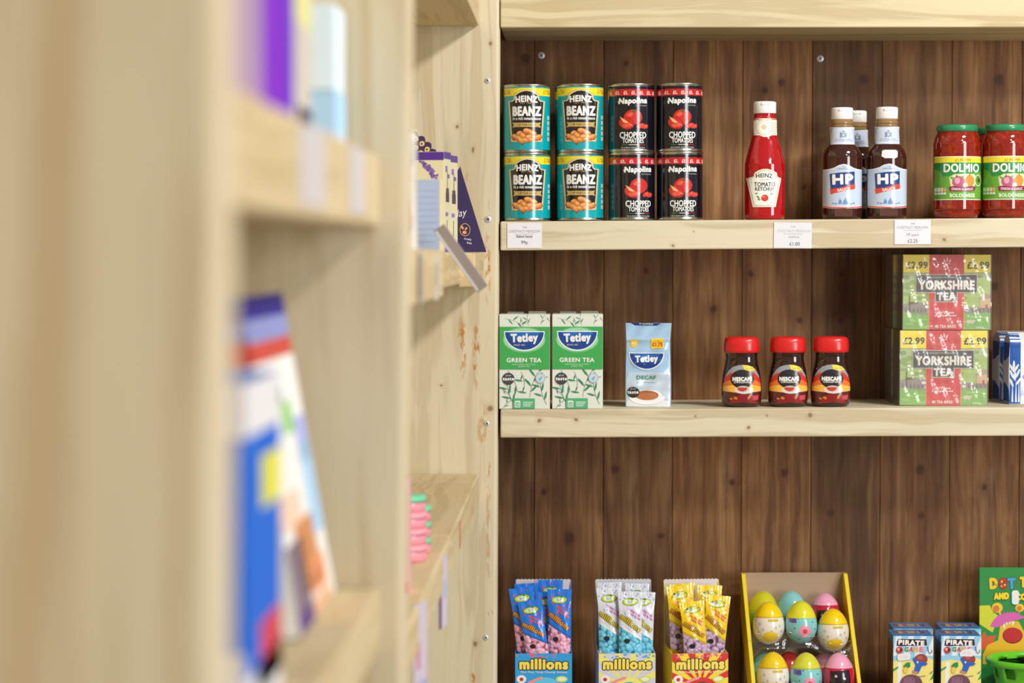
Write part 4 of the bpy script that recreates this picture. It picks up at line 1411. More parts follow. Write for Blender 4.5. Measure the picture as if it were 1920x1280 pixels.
BZ = EZ - 741.0
def display_carton(name, label, x_pix, yaw, base, inside, artfn, fw=92.0, fh=98.0, bh=208.0, dp=86.0):
    p = on_shelf('bottom', x_pix, 0.030 + dp / 2000, 1230)
    root = thing(name, label, 'sweet box', (p[0], p[1], p[2] + 0.0004), yaw)
    b1 = mat(base, 0.4, 0, 0.2)
    b2 = mat(inside, 0.55)
    w2, y0, y1 = fw / 2, -dp / 2, dp / 2
    mb = MB().box(-w2, w2, y0, y0 + 1.2, 0, fh, b1)
    mb.box(-w2, w2, y0 + 1.2, y1 - 1.2, 0, 1.2, b2)
    # serrated back panel, torn along a perforation
    zz = [(-w2, 0), (w2, 0), (w2, bh - 2)]
    for i in range(31):
        zz.append((w2 - (i + 0.5) * fw / 31, bh - (0 if i % 2 else 1.4)))
    zz.append((-w2, bh - 2))
    mb.prism(zz, y1 - 1.2, y1, b2)
    for sx in (-w2, w2 - 1.2):
        q = [(y0 + 1.2, 0), (y1 - 1.2, 0), (y1 - 1.2, bh - 2), (y1 - 4, bh - 12), (y1 - 10, fh + 6), (y0 + 1.2, fh - 1)]
        mb.prism(q, sx, sx + 1.2, b1, 'yz')
    a = artfn()
    a.into(mb, lambda x, z: y0 - 0.05, 0, None, False, (-w2, w2, 0.2, fh - 0.1))
    mb.build('carton', root)
    return root

def front_art(base, sub, burst=None, bc=None, c2=None, blob=None):
    def fn():
        a = Art(405, 1141, 0.2174, 0.4, 0.2)             # drawn on the blue box, reused by the others
        a.rect(192, 690, 618, 1141, base)
        rnd = random.Random(sum(base))
        if burst:
            starburst(a, 405, 930, 40, 330, 13, burst, 0.1)
        a.many([ell(rnd.uniform(200, 610), rnd.uniform(694, 722), rnd.uniform(7, 15), rnd.uniform(6, 12), 10) for _ in range(11)], sub)
        a.text('millions', 406, 770, 366, 84, (250, 222, 96), 0.06, 0, 0, 0, (20, 44, 24), 0.10)
        a.text('The Tiny Tasty Chewy Sweets', 406, 831, 350, 18, (246, 226, 230), 0.02)
        if bc:
            a.ellipse(420, 960, 118, 92, bc, 28)
        if c2:
            a.ellipse(420, 986, 92, 84, c2, 28)
            a.poly(ell(420, 960, 70, 26, 16), blob)
            a.ellipse(452, 940, 22, 16, (226, 236, 244), 14, -0.5)
        a.ellipse(240, 882, 36, 30, (240, 236, 236), 20)
        a.ellipse(240, 884, 15, 14, (206, 40, 40), 16)
        a.ellipse(540, 882, 44, 24, (206, 222, 110), 20)
        a.ellipse(540, 882, 30, 15, (236, 240, 200), 18)
        a.line([(290 + i * 18, 912 - i * 9 + i * i * 0.35) for i in range(7)], 20, (236, 150, 150))
        return a
    return fn

def place_bags(root, specs, makers, labels):
    """specs: (x, y, tilt, drop) inside the carton; makers: prototypes"""
    for i, ((x, lay, tilt, sc), lab) in enumerate(zip(specs, labels)):
        M = Matrix.Rotation(root.rotation_euler[2], 4, 'Z')
        loc = root.location + M @ Vector((x / 1000, (-34 + 12.2 * lay) / 1000, 0)) + Vector((0, 0, 0.0026 + abs(tilt) * 0.017))
        if i == 0:
            o = makers
            o.location = loc
            o.rotation_euler = (-0.02, tilt, root.rotation_euler[2])
            o['label'] = lab
        else:
            o = dup(makers, loc, lab, root.rotation_euler[2], None, tilt)
        o.scale = (1, 1, sc)

pink_b, blue_b, mauve_b = beads('pink_beads', (240, 176, 200), (150, 60, 90)), beads('blue_beads', (110, 206, 232), (30, 110, 160)), beads('mauve_beads', (196, 164, 196), (96, 62, 96))
skin_blue = display_carton('sweet_display_box', 'blue counter box of bagged sweets with red dots, nearest the pale upright', 1019, 0.02, (40, 156, 226), (216, 206, 210),
                           front_art((44, 162, 228), (236, 96, 120), None, (96, 200, 236), None))
sb_ = thing('sweet_bag', 'x', 'sweets', (0, 0, 0), 0, 'blue bags of pink sweets')
bag_parts(sb_, (24, 120, 226), pink_b, (176, 206, 60), (226, 52, 70), (232, 146, 30), 1)
place_bags(skin_blue, [(-14, 1, -0.115, 1.04), (4, 0, -0.15, 0.94), (13, 2, -0.035, 1.0), (25, 1.02, 0.005, 1.03), (-16, 4, -0.06, 1.05), (12, 4.6, 0.0, 1.08)], sb_,
           ['blue sweet bag leaning out of the blue box towards the pale upright', 'blue sweet bag in front, slumped low across the blue box', 'blue sweet bag standing mid-box with a wide pink window',
            'blue sweet bag at the right-hand side of the blue box', 'blue sweet bag behind, its crimped top over the leaning one', 'blue sweet bag at the rear of the blue box, standing highest'])
skin_white = display_carton('sweet_display_box', 'pale counter box with yellow rays holding bags of light blue sweets', 1172, 0.06, (206, 210, 226), (206, 206, 214),
                            front_art((208, 212, 230), (96, 170, 226), (240, 230, 120), (240, 230, 120), (84, 176, 226), (84, 176, 226)))
sw_ = thing('sweet_bag', 'x', 'sweets', (0, 0, 0), 0, 'white bags of light blue sweets')
bag_parts(sw_, (222, 226, 236), blue_b, (190, 204, 50), (150, 176, 222), (214, 190, 40), 2, 37, 190, 9, (206, 130, 190))
place_bags(skin_white, [(-23, 1, -0.025, 1.04), (6, 0, 0.0, 1.02), (22, 1.4, 0.035, 1.0), (-18, 4, -0.03, 1.06), (16, 4, 0.03, 1.05)], sw_,
           ['white bag of light blue sweets on the side of the blue bags', 'white bag of light blue sweets in the middle of its box', 'white bag of light blue sweets standing lowest, on the side of the yellow bags',
            'white sweet bag behind, above the front one nearest the blue box', 'white sweet bag behind, its silver top between the front two'])
skin_yellow = display_carton('sweet_display_box', 'yellow counter box with red rays holding bags of mauve sweets', 1304, 0.13, (244, 214, 40), (222, 216, 214),
                             front_art((246, 218, 46), (236, 110, 140), (214, 44, 34), (214, 44, 34), (58, 52, 66), (70, 120, 206)))
sy_ = thing('sweet_bag', 'x', 'sweets', (0, 0, 0), 0, 'yellow bags of mauve sweets')
bag_parts(sy_, (244, 208, 24), mauve_b, (206, 206, 60), (236, 142, 30), (214, 150, 40), 3, 38, 188, 9, (230, 120, 60))
place_bags(skin_yellow, [(-20, 2, -0.04, 1.06), (1, 0, -0.07, 0.94), (14, 1, 0.115, 0.98), (-8, 4, -0.05, 1.06), (14, 3.2, 0.06, 1.05)], sy_,
           ['yellow sweet bag standing at the end of its box next to the pale box', 'yellow sweet bag slumped low in the middle of its box', 'yellow sweet bag leaning outward over the end of its box, towards the eggs',
            'yellow sweet bag behind, its top above the slumped one', 'yellow sweet bag behind, next to the one leaning outward'])

# ------------------------------------------------------------------ surprise eggs in a slanted display
EY = YF + 0.137
ep = px(1497, 1230, EY)
eyaw = 0.05
EZB = on_shelf('bottom', 1497, 0.137, 1230)[2] + 0.0004
egg_root = thing('egg_display_box', 'cardboard egg display with yellow edges and two clear plastic tiers', 'display box', (ep.x / 1000, EY, EZB), eyaw)
EM = Matrix.Rotation(eyaw, 4, 'Z')
def el(x, y, z):
    v = EM @ Vector((x, y, z))
    return (ep.x / 1000 + v.x / 1000, EY + v.y / 1000, EZB + z / 1000)
kraft, yel = mat((176, 150, 124), 0.6), mat((240, 214, 40), 0.4, 0, 0.2)
mb = MB().box(-82.5, 82.5, 66, 68, 0, 206, kraft)
mb.box(-82.5, 82.5, -113, 65.5, 0, 2, kraft)
mb.build('back_panel', egg_root)
for sx in (-89, 83):
    m = MB().prism([(-116, 0), (-72, 0), (68, 136), (68, 206), (50, 206), (-116, 24)], sx, sx + 6, yel, 'yz')
    m.build('side_panel', egg_root)
MB().box(-83, 83, -115, -113.5, 0, 34, yel).build('front_panel', egg_root)
CLEAR = film('clear_tray', 0.10, 0.08, 0.5, 45.0, (0.97, 0.98, 0.97, 1))
def tier(y0, y1, zs):
    """wavy clear shelf under three eggs (floor heights zs) with a bright scooped lip in front"""
    xs = (-52, 2, 55)
    def fl(x):
        x = max(xs[0], min(xs[2], x))
        i = 0 if x < xs[1] else 1
        f = (x - xs[i]) / (xs[i + 1] - xs[i])
        f = f * f * (3 - 2 * f)
        return zs[i] + (zs[i + 1] - zs[i]) * f
    def lip(x):
        d = min(abs(x - c) for c in xs)
        return 20 + 9 * min(1.0, d / 27.0) ** 2
    def f_(u, v):
        x = -82 + 164 * u
        return (x, y0 + 2.5 * math.sin(v * PI) - 1.5 * math.cos(x * 0.115), fl(x) + v * lip(x) - 1.5)
    m = MB().grid(f_, 72, 12, CLEAR)
    m.tube([f_(i / 72, 1) for i in range(73)], 0.8, CLEAR, 6)
    m.grid(lambda u, v: (-82 + 164 * u, y0 + 1 + (y1 - y0 - 1) * v, fl(-82 + 164 * u) - 1.5), 40, 3, CLEAR)
    return m.build('clear_tier', egg_root)
tier(-52, 12, (97.5, 98.5, 84))
tier(-108, -46, (24, 23, 22))

eprof = []
for i in range(25):
    t_ = i / 24
    z = 35.5 * (1 - math.cos(PI * t_))
    r = 26.2 * math.sin(PI * t_) * (1 + 0.13 * math.cos(PI * t_)) ** 1.0
    eprof.append((max(r, 0.0), z))
erf = interp(eprof)
def egg(cap_c, body_c, zsplit, deco, label, loc, rz=0.0, rx=-0.05):
    o = thing('plastic_egg', label, 'toy egg', loc, eyaw + rz, 'plastic surprise eggs', rx)
    def seg(lo, hi):
        out = [(erf(lo), lo)] + [p for p in eprof if lo < p[1] < hi] + [(erf(hi), hi)]
        return out
    b_ = MB().lathe(seg(0.0, zsplit), mat(body_c, 0.14, 0, 0.6), 40)
    if deco:
        a = Art(0, 0, 1.0, 0.16, 0.6)
        deco(a)
        a.into(b_, roundfront(erf, 1.0, 0.08), 2.0, 2.5, True, (-25.5, 25.5, 1.5, zsplit - 0.3))
    b_.build('shell', o)
    MB().lathe([(r + 0.25, z) for r, z in seg(zsplit, 71.0)], mat(cap_c, 0.14, 0, 0.6), 40).build('cap', o)
    return o
cream_e, yel_e, teal_e, pink_e = (238, 230, 216), (248, 212, 20), (134, 204, 206), (240, 166, 196)
def d_yellow(a):
    a.ellipse(0, -15, 13, 9, (246, 206, 30), 22)
    a.many([ell(x, -z, 2.0, 2.6, 10) for x, z in ((-17, 36), (-12, 27), (-18, 22), (16, 33), (19, 24), (2, 24), (9, 30))], (206, 196, 170))
    a.rect(-4, -44, 13, -40, (206, 186, 60))
def d_teal(a):
    for k in range(6):
        a.ellipse(3 + 6.5 * math.cos(k * PI / 3), -23 + 6.5 * math.sin(k * PI / 3), 4.6, 4.6, (240, 156, 176), 14)
    a.ellipse(3, -23, 4, 4, (214, 60, 96), 14)
    a.many([ell(x, -z, 1.3, 1.3, 8) for x, z in ((-18, 40), (-14, 28), (16, 38), (20, 26), (-20, 18), (14, 12), (-8, 44), (-6, 10))], (60, 120, 130))
    a.rect(-22, -45, -11, -37, (92, 84, 170))
def d_red(a):
    a.poly([(-16, -44), (14, -46), (19, -10), (-19, -8)], (34, 28, 32))
    a.many([ell(x, -z, 2.2, 2.2, 10) for x, z in ((-8, 36), (6, 32), (-4, 22), (9, 18), (-12, 14))], (236, 190, 206))
T1, T2 = 104, 30
eggs = [
    (yel_e, cream_e, 46, d_yellow, 'cream egg with a plain yellow cap, upper tier next to the left yellow edge', (-52, -18, 98)),
    ((226, 222, 50), teal_e, 44, d_teal, 'light blue egg with yellow cap in the middle of the upper tier', (2, -18, 99)),
    (yel_e, cream_e, 46, d_yellow, 'cream egg with yellow cap sitting lowest, upper tier beside the right yellow edge', (55, -18, 86)),
    ((206, 204, 40), (150, 190, 90), 40, None, 'green and yellow egg behind the upper left cream egg', (-54, 36, 108)),
    (teal_e, (120, 150, 190), 30, None, 'plain light blue egg behind the middle egg of the upper tier', (-7, 36, 108)),
    (pink_e, (196, 28, 56), 52, d_red, 'pink and red egg behind the upper right cream egg', (50, 36, 104)),
    ((240, 206, 30), cream_e, 46, d_yellow, 'cream egg with yellow cap on the lower tier, left end', (-52, -77, 24)),
    ((216, 216, 60), teal_e, 46, d_teal, 'light blue egg with yellow cap in the middle of the lower tier', (2, -77, 23)),
    (pink_e, (206, 26, 66), 48, d_red, 'red egg with pink cap and black panel on the lower tier', (55, -77, 22)),
    (teal_e, (110, 170, 120), 40, None, 'light blue egg behind the lower left cream egg', (-55, 9, 10)),
    ((226, 60, 70), (60, 60, 80), 40, None, 'red and dark egg behind the middle egg of the lower tier', (-14, 10, 10)),
    (pink_e, (196, 28, 56), 48, None, 'pink and red egg behind the lower red one', (45, 10, 8)),
]
for cc, bc_, zs, dc_, lab, (x, y, z) in eggs:
    egg(cc, bc_, zs, dc_, lab, el(x, y, z))

# ------------------------------------------------------------------ small game cartons
KP = 0.1543
def pirate_art(sticker):
    def fn():
        a = Art(370, 1614, KP, 0.35, 0.3)
        a.rect(160, 790, 580, 1614, (150, 206, 236))
        for i in range(4):
            a.poly([(190 + i * 130, 790), (250 + i * 130, 790), (196 + i * 130, 1000), (160 + i * 110, 1000)], (226, 240, 248))
        a.poly([(160, 1060), (260, 1040), (380, 1060), (520, 1020), (580, 1040), (580, 1614), (160, 1614)], (242, 226, 128))
        a.poly([(210, 1070), (250, 1060), (240, 1614), (196, 1614)], (238, 240, 236))
        a.many([[(160, 1140), (216, 1110), (216, 1130), (160, 1170)], [(540, 1260), (580, 1180), (580, 1240)], [(530, 1190), (580, 1150), (560, 1190)]], (60, 156, 84))
        a.poly([(212, 824), (505, 826), (512, 890), (240, 898), (196, 896), (200, 850)], (34, 32, 38))
        a.text('PIRATE', 350, 862, 272, 54, WHITE, 0.06, 0, 0.04, 0, (200, 60, 90), 0.03)
        for ch, x, c in (('G', 300, (60, 150, 90)), ('A', 348, (214, 70, 90)), ('M', 398, (230, 170, 60)), ('E', 456, (230, 110, 150))):
            a.text(ch, x, 932, 44, 54, c, 0.06, 0, 0.08, 0, (240, 240, 240), 0.05)
        a.ellipse(226, 940, 36, 36, (200, 50, 56), 20)
        a.ellipse(216, 932, 14, 14, (240, 180, 170), 14)
        a.ellipse(240, 938, 11, 13, (40, 24, 28), 12)
        a.line([(520, 900), (526, 950), (540, 975), (562, 960), (560, 935)], 7, (50, 90, 130))
        # a round fruit in a blue pot, a pineapple and a big purple nut
        a.ellipse(452, 1036, 66, 58, (150, 66, 58), 24)
        a.ellipse(440, 1018, 30, 22, (180, 92, 82), 18)
        a.poly([(364, 1024), (380, 1016), (400, 1048), (500, 1070), (522, 1080), (500, 1100), (460, 1106), (424, 1186), (372, 1166), (396, 1096), (376, 1060)], (40, 98, 196))
        a.poly([(408, 1056), (424, 1056), (420, 1080), (404, 1072)], (220, 236, 246))
        a.poly([(362, 1150), (424, 1168), (416, 1190), (360, 1176)], (206, 130, 120))
        a.many([[(264, 1110), (290, 1080), (336, 1064), (340, 1110), (310, 1130)], [(280, 1090), (310, 1066), (320, 1100)]], (40, 140, 72))
        a.ellipse(292, 1150, 26, 34, (236, 200, 90), 16)
        a.line([(380, 1215), (440, 1216), (500, 1208)], 6, (90, 80, 60))
        a.ellipse(350, 1290, 116, 96, (112, 70, 92), 28)
        a.ellipse(330, 1262, 64, 44, (140, 96, 118), 22)
        a.many([ell(320, 1235, 8, 5, 8), ell(366, 1246, 8, 5, 8), ell(392, 1262, 7, 5, 8)], (84, 48, 66))
        a.poly([(210, 980), (330, 966), (344, 1000), (330, 1040), (214, 1052), (200, 1020)] if not sticker else
               [(372, 950), (400, 930), (490, 926), (508, 950), (506, 990), (480, 1006), (360, 1004), (352, 970)], (236, 234, 238))
        a.text('£1.50', 270 if not sticker else 430, 1010 if not sticker else 968, 80, 26, (214, 210, 214), 0.02)
        return a
    return fn
def game_box(xp, inset, sticker, label):
    o = thing('game_carton', label, 'game box', on_shelf('bottom', xp, inset, 1230), 0.0, 'small blue game cartons')
    o.location.z += 0.0004
    W, D, H = 64.8, 66.0, 127.0
    blue = mat((24, 134, 206), 0.35, 0, 0.3)
    m = MB().box(-W / 2, W / 2, -D / 2, D / 2, 0, H, blue, 0.8, 2)
    pirate_art(sticker)().into(m, lambda x, z: -D / 2 - 0.05, 0, None, False, (-W / 2 + .3, W / 2 - .3, 0.4, H - 0.4))
    # printed top and side
    m.box(-W / 2 - 0.1, -W / 2, -D / 2 + 1, D / 2 - 1, 1, H - 12, mat((88, 44, 26), 0.4))
    rnd = random.Random(5)
    for i in range(14):
        x0 = -W / 2 + 5 + i * 3.9
        m.box(x0, x0 + rnd.uniform(2, 3.4), -6 + rnd.uniform(-3, 3), 16 + rnd.uniform(-4, 3), H, H + 0.15, mat(rnd.choice(((150, 60, 50), (226, 180, 60), (40, 60, 110), (206, 90, 70))), 0.4))
    for i in range(34):
        y, z = rnd.uniform(-D / 2 + 2, D / 2 - 6), rnd.uniform(4, H - 22)
        m.box(-W / 2 - 0.2, -W / 2 - 0.1, y, y + rnd.uniform(3, 8), z, z + rnd.uniform(6, 20), mat(rnd.choice(((96, 40, 24), (150, 96, 30), (120, 60, 34), (40, 60, 50), (70, 40, 30))), 0.4))
    m.build('carton', o)
    return o
game_box(1707, 0.025 + 0.033, False, 'blue topped game carton in the front row, beside the egg display')
game_box(1796, 0.025 + 0.033, True, 'blue topped game carton in the front row with an oval sticker below its title')
game_box(1707, 0.025 + 0.033 + 0.074, False, 'blue topped game carton in the rear row, nearer the eggs')
game_box(1796, 0.025 + 0.033 + 0.074, False, 'blue topped game carton in the rear row, nearer the green book')

# ------------------------------------------------------------------ green children's book and green basket
BY_ = YF + 0.150
bp_ = px(1837, 1200, BY_)
KBK = 0.159
book = thing('activity_book', 'green colouring book with a pink haired monster on its cover', 'book', ((bp_.x + 92) / 1000, BY_, on_shelf('bottom', 1950, 0.15, 1250)[2] + 0.0008), 0.0, None, -0.03)
gcov = (44, 142, 66)
m = MB().box(-92, 92, 0, 0.8, 0, 219, mat(gcov, 0.3, 0, 0.4), 0.2, 1)
ba = Art(1095 + 92 / KBK, 1469, KBK, 0.3, 0.4)
ba.poly([(1095, 490), (1200, 484), (1240, 560), (1300, 600), (1250, 720), (1230, 770), (1095, 680)], (214, 216, 50))
ba.poly([(1100, 830), (1150, 755), (1170, 810), (1270, 800), (1240, 880), (1120, 960), (1100, 900)], (222, 96, 46))
ba.poly([(1130, 1000), (1180, 900), (1290, 850), (1310, 700), (1360, 650), (1500, 650), (1560, 760), (1600, 860), (1700, 940), (1700, 1100), (1130, 1100)], (240, 190, 40))
ba.ellipse(1280, 510, 56, 52, (244, 204, 50), 20)
ba.ellipse(1268, 520, 34, 36, (226, 120, 50), 18)
ba.ellipse(1514, 510, 46, 42, (244, 204, 50), 20)
ba.ellipse(1508, 516, 26, 26, (226, 120, 50), 18)
ba.line([(1296, 550), (1320, 590), (1340, 640)], 16, (244, 204, 50))
hair = [(1206, 700), (1240, 640), (1290, 590), (1360, 575), (1400, 560), (1470, 560), (1520, 585), (1570, 610), (1530, 625), (1480, 640), (1420, 650), (1340, 690), (1270, 715), (1220, 712)]
ba.poly(hair, (222, 100, 176))
ba.many([[(x, 575), (x + 12, 545), (x + 22, 578)] for x in range(1310, 1500, 30)], (222, 100, 176))
ba.ellipse(1440, 800, 104, 84, (120, 24, 26), 26)
ba.ellipse(1440, 796, 96, 78, (198, 40, 44), 26)
ba.many([[(1340, 690), (1356, 672), (1362, 728), (1346, 724)], [(1366, 664), (1384, 660), (1384, 700)], [(1430, 650), (1460, 655), (1436, 704)], [(1400, 660), (1416, 656), (1410, 690)]], WHITE)
for ch, x, c, oc in (('D', 1240, (240, 206, 40), (30, 60, 30)), ('O', 1340, (206, 40, 40), (30, 40, 30)), ('T', 1428, (70, 160, 216), (30, 60, 60))):
    ba.text(ch, x, 256, 88, 122, c, 0.09, 0, -0.05, 0, oc, 0.03)
ba.many([ell(1232, 240, 10, 9, 9), ell(1268, 270, 9, 8, 9)], (206, 60, 50))
ba.many([ell(1326, 236, 11, 10, 9), ell(1356, 270, 11, 10, 9), ell(1322, 284, 9, 8, 9)], (246, 220, 70))
ba.text('-', 1492, 244, 16, 14, (206, 40, 40), 0.05)
for ch, x, c in (('T', 1548, (240, 206, 40)), ('O', 1640, (206, 40, 40)), ('-', 1712, (206, 40, 40)), ('D', 1790, (240, 206, 40)), ('O', 1890, (206, 40, 40)), ('T', 1980, (70, 160, 216))):
    ba.text(ch, x, 240, 80 if ch != '-' else 16, 116 if ch != '-' else 14, c, 0.09, 0, 0, 0, (30, 60, 30), 0.03)
ba.text('AND', 1320, 386, 160, 74, (246, 216, 40), 0.08, 0, -0.04, 0, (40, 80, 30), 0.03)
ba.text('COLOUR', 1620, 390, 300, 74, (246, 216, 40), 0.08, 0, -0.04, 0, (40, 80, 30), 0.03)
ba.poly(rrect(1428, 326, 1502, 474, 26), (236, 238, 242))
ba.into(m, lambda x, z: -0.05, 0, None, False, (-92, 92, 0, 219))
m.build('front_cover', book)
MB().box(-91, 90.5, 0.8, 6.2, 1, 217.5, mat((240, 238, 230), 0.7)).build('pages', book)
MB().box(-92, 92, 6.2, 7.0, 0, 219, mat(gcov, 0.3, 0, 0.4), 0.2, 1).build('back_cover', book)

bk_loc = on_shelf('bottom', 1950, 0.062, 1250)
bk = thing('plastic_basket', 'bright green plastic basket in front of the colouring book', 'basket', (bk_loc[0], bk_loc[1], bk_loc[2] + 0.0004))
lime = mat((104, 206, 40), 0.25, 0, 0.3)
NB, HB = 72, 84.0
def bw(i, j):
    a = 2 * PI * i / NB
    z = HB * j / 12
    r = 62 + 20 * (z / HB) ** 1.2
    return (r * math.cos(a), r * 0.78 * math.sin(a), z)
def keep(i, j):
    return not (8 <= j <= 10 and i % 6 in (1, 2, 3)) and not (2 <= j <= 5 and i % 6 in (1, 2, 3))
mb = MB()
vs = [bw(i, j) for j in range(13) for i in range(NB)]
fs = [(j * NB + i, j * NB + (i + 1) % NB, (j + 1) * NB + (i + 1) % NB, (j + 1) * NB + i) for j in range(12) for i in range(NB) if keep(i, j)]
fs.append(tuple(range(NB))[::-1])
mb.add(vs, fs, lime, True)
wo = mb.build('wall', bk)
so = wo.modifiers.new('thickness', 'SOLIDIFY')
so.thickness = 0.0022
MB().lathe([(82, HB - 9), (86, HB - 9.5), (88, HB - 6), (88.4, HB - 1), (86, HB + 1.4), (82.5, HB + 1), (81, HB - 2), (82, HB - 9)], lime, NB, 0.78).build('rim', bk)
st = MB().box(-26, 2, -69.9, -69.3, 62, 76, mat((236, 238, 240), 0.5), 0.2, 1)
st.build('price_sticker', bk)
# ------------------------------------------------------------------ left-hand unit, far bay: gift boxes and tins
def zc(z):
    return EZ + z
def free_box(name, label, cat, x0, x1, Y0, d_, z0, h_, base, yaw=0.0, art=None, group=None, part='carton', sides=()):
    """carton between world x0..x1 (mm) whose front stands at depth Y0 (m)"""
    w_ = x1 - x0
    o = thing(name, label, cat, ((x0 + x1) / 2000, Y0 + d_ / 2000, (z0 + 0.4) / 1000), yaw, group)
    m = MB().box(-w_ / 2, w_ / 2, -d_ / 2, d_ / 2, 0, h_, mat(base, 0.4, 0, 0.2), 0.6, 2)
    if art:
        a = Art(0, 0, 1.0, 0.4, 0.2)
        art(a, w_, h_)
        a.into(m, lambda x, z: -d_ / 2 - 0.05, 0, None, False, (-w_ / 2 + .4, w_ / 2 - .4, 0.4, h_ - 0.4))
    for y0, y1, z_0, z_1, c in sides:
        m.box(w_ / 2, w_ / 2 + 0.15, -d_ / 2 + y0 * d_, -d_ / 2 + y1 * d_, z_0 * h_, z_1 * h_, mat(c, 0.4, 0, 0.2))
    m.build(part, o)
    return o

# peacock shaped card
PY = 3.62
def pp(x, y):
    v = px(x, y, PY)
    return v
base_p = pp(885, 474)
zbase = zc(ZC) + 0.5
pk_ = thing('display_card', 'dark purple fan-tailed display card behind the lavender boxes', 'display card', (base_p.x / 1000, PY, zbase / 1000))
outline = []
cxp, cyp, rp = 732, 335, 95
for i in range(17):                                       # scalloped fan, drawn clockwise from the left
    a0 = PI * (0.98 - i * 0.0555)
    for k in range(5):
        t_ = a0 - 0.0555 * PI * k / 5
        r = rp + 6 * math.sin(PI * k / 5)
        outline.append((cxp + r * math.cos(t_), cyp - r * math.sin(t_)))
outline += [(840, 345), (863, 312), (868, 330), (912, 474), (700, 474), (650, 400)]
def tocard(x, y):
    v = pp(x, y)
    return (v.x - base_p.x, max(0.0, v.z - zbase))
m = MB().prism([tocard(x, y) for x, y in outline], 0, 2.0, mat((58, 46, 92), 0.4))
k_ = 1.0 / (4.5 / PY)
pa_ = Art(885, 474, k_, 0.4)
gold = (222, 180, 96)
rings, inner, core = [], [], []
for rr, n, sz in ((87, 18, 5.2), (74, 17, 4.6), (61, 15, 4.2), (46, 14, 3.6), (36, 12, 2.8)):
    for i in range(n):
        t_ = PI * (0.92 - i * 0.84 / (n - 1)) if n > 1 else PI / 2
        t_ = 0.16 + (PI - 0.32) * i / (n - 1)
        x, y = cxp + rr * math.cos(t_), cyp - rr * math.sin(t_)
        for lst, f in ((rings, 1.0), (inner, 0.72), (core, 0.36)):
            q = ell(0, 0, sz * f, sz * 1.1 * f, 12)
            q = [((px_ * (1 - 0.35 * max(0, py_) / sz)), py_) for px_, py_ in q]
            rot = PI / 2 - t_
            lst.append([(x + a * math.cos(rot) - b * math.sin(rot), y + a * math.sin(rot) + b * math.cos(rot)) for a, b in q])
pa_.many(rings, gold)
pa_.many(inner, (240, 216, 140))
pa_.many(core, (58, 46, 92))
pa_.text('play', 862, 403, 26, 18, (236, 230, 240), 0.0, 0, -0.2, 0.3)
pa_.line(ell(872, 432, 9.5, 11.5, 24) + [(881.5, 432)], 1.2, (226, 170, 110))
pa_.many([ell(867, 428, 2.2, 4, 10, rot=-.5), ell(874, 430, 2.0, 3.4, 10, rot=.6), ell(871, 437, 4, 3.4, 12)], (226, 170, 110))
pa_.text('Cruelty', 877, 450, 14, 5, (226, 222, 232), 0.02, 0, 0.12)
pa_.text('free', 880, 456.5, 9, 4.5, (226, 222, 232), 0.02, 0, 0.12)
pa_.into(m, lambda x, z: -0.05, 0)
m.build('card', pk_)

def lavender(a, w_, h_):
    a.rect(-w_ / 2, -h_, w_ / 2, -h_ + 12, (84, 40, 150))
    rnd = random.Random(2)
    for (x0, y0, x1, y1) in ((-10, -h_ + 14, 10, -h_ + 36), (-16, -h_ + 60, 0, -h_ + 84)):
        a.many([ell(x0 + (x1 - x0) * t_ + rnd.uniform(-3, 3), y0 + (y1 - y0) * t_ + rnd.uniform(-3, 3), rnd.uniform(1.8, 3.2), rnd.uniform(1.6, 2.8), 9) for t_ in [i / 30 for i in range(31)]], (132, 100, 186))
        a.many([ell(x0 + (x1 - x0) * t_ + rnd.uniform(-3, 3), y0 + (y1 - y0) * t_ + rnd.uniform(-3, 3), rnd.uniform(1, 2), rnd.uniform(1, 1.6), 8) for t_ in [i / 12 for i in range(13)]], (96, 66, 156))
    a.rect(-w_ / 2, -9, w_ / 2, 0, (84, 40, 150))
cream_c = (230, 222, 182)
lv_sides = [(0, 1, 0.93, 1.0, (90, 56, 150)), (0.25, 0.75, 0.50, 0.60, (78, 60, 92)), (0.3, 0.7, 0.60, 0.64, (78, 60, 92)), (0.2, 0.5, 0.80, 0.86, (140, 108, 190)), (0.5, 0.8, 0.74, 0.78, (120, 90, 176)),
            (0.45, 0.55, 0.64, 0.8, (120, 120, 90)), (0.2, 0.6, 0.36, 0.40, (140, 108, 190)), (0.4, 0.5, 0.16, 0.32, (110, 120, 80)), (0, 1, 0, 0.055, (96, 60, 180))]
LG = 'cream lavender gift boxes'
xr = px(838, 400, 3.40).x
free_box('gift_box', 'cream and purple lavender gift box, the nearer one', 'gift box', xr - 44, xr, 3.40, 44, zc(ZC), 142, cream_c, -0.16, lavender, LG, 'carton', lv_sides)
xr = px(850, 400, 3.47).x
free_box('gift_box', 'cream and purple lavender gift box, the one behind against the dark card', 'gift box', xr - 44, xr, 3.475, 44, zc(ZC), 140, cream_c, -0.20, lavender, LG, 'carton', lv_sides)
def bluecard(a, w_, h_):
    a.rect(-w_ / 2, -h_, w_ / 2, 0, (178, 200, 236))
    for i in range(9):
        a.rect(-w_ / 2 + 3, -h_ + 14 + i * 8, w_ / 2 - 4, -h_ + 15.5 + i * 8, (166, 188, 228))
xr = px(829, 400, 3.05).x
free_box('gift_box', 'pale blue gift box with cream side in front of the lavender boxes', 'gift box', xr - 42, xr, 3.05, 30, zc(ZC), 92, (236, 220, 170), -0.14, bluecard)
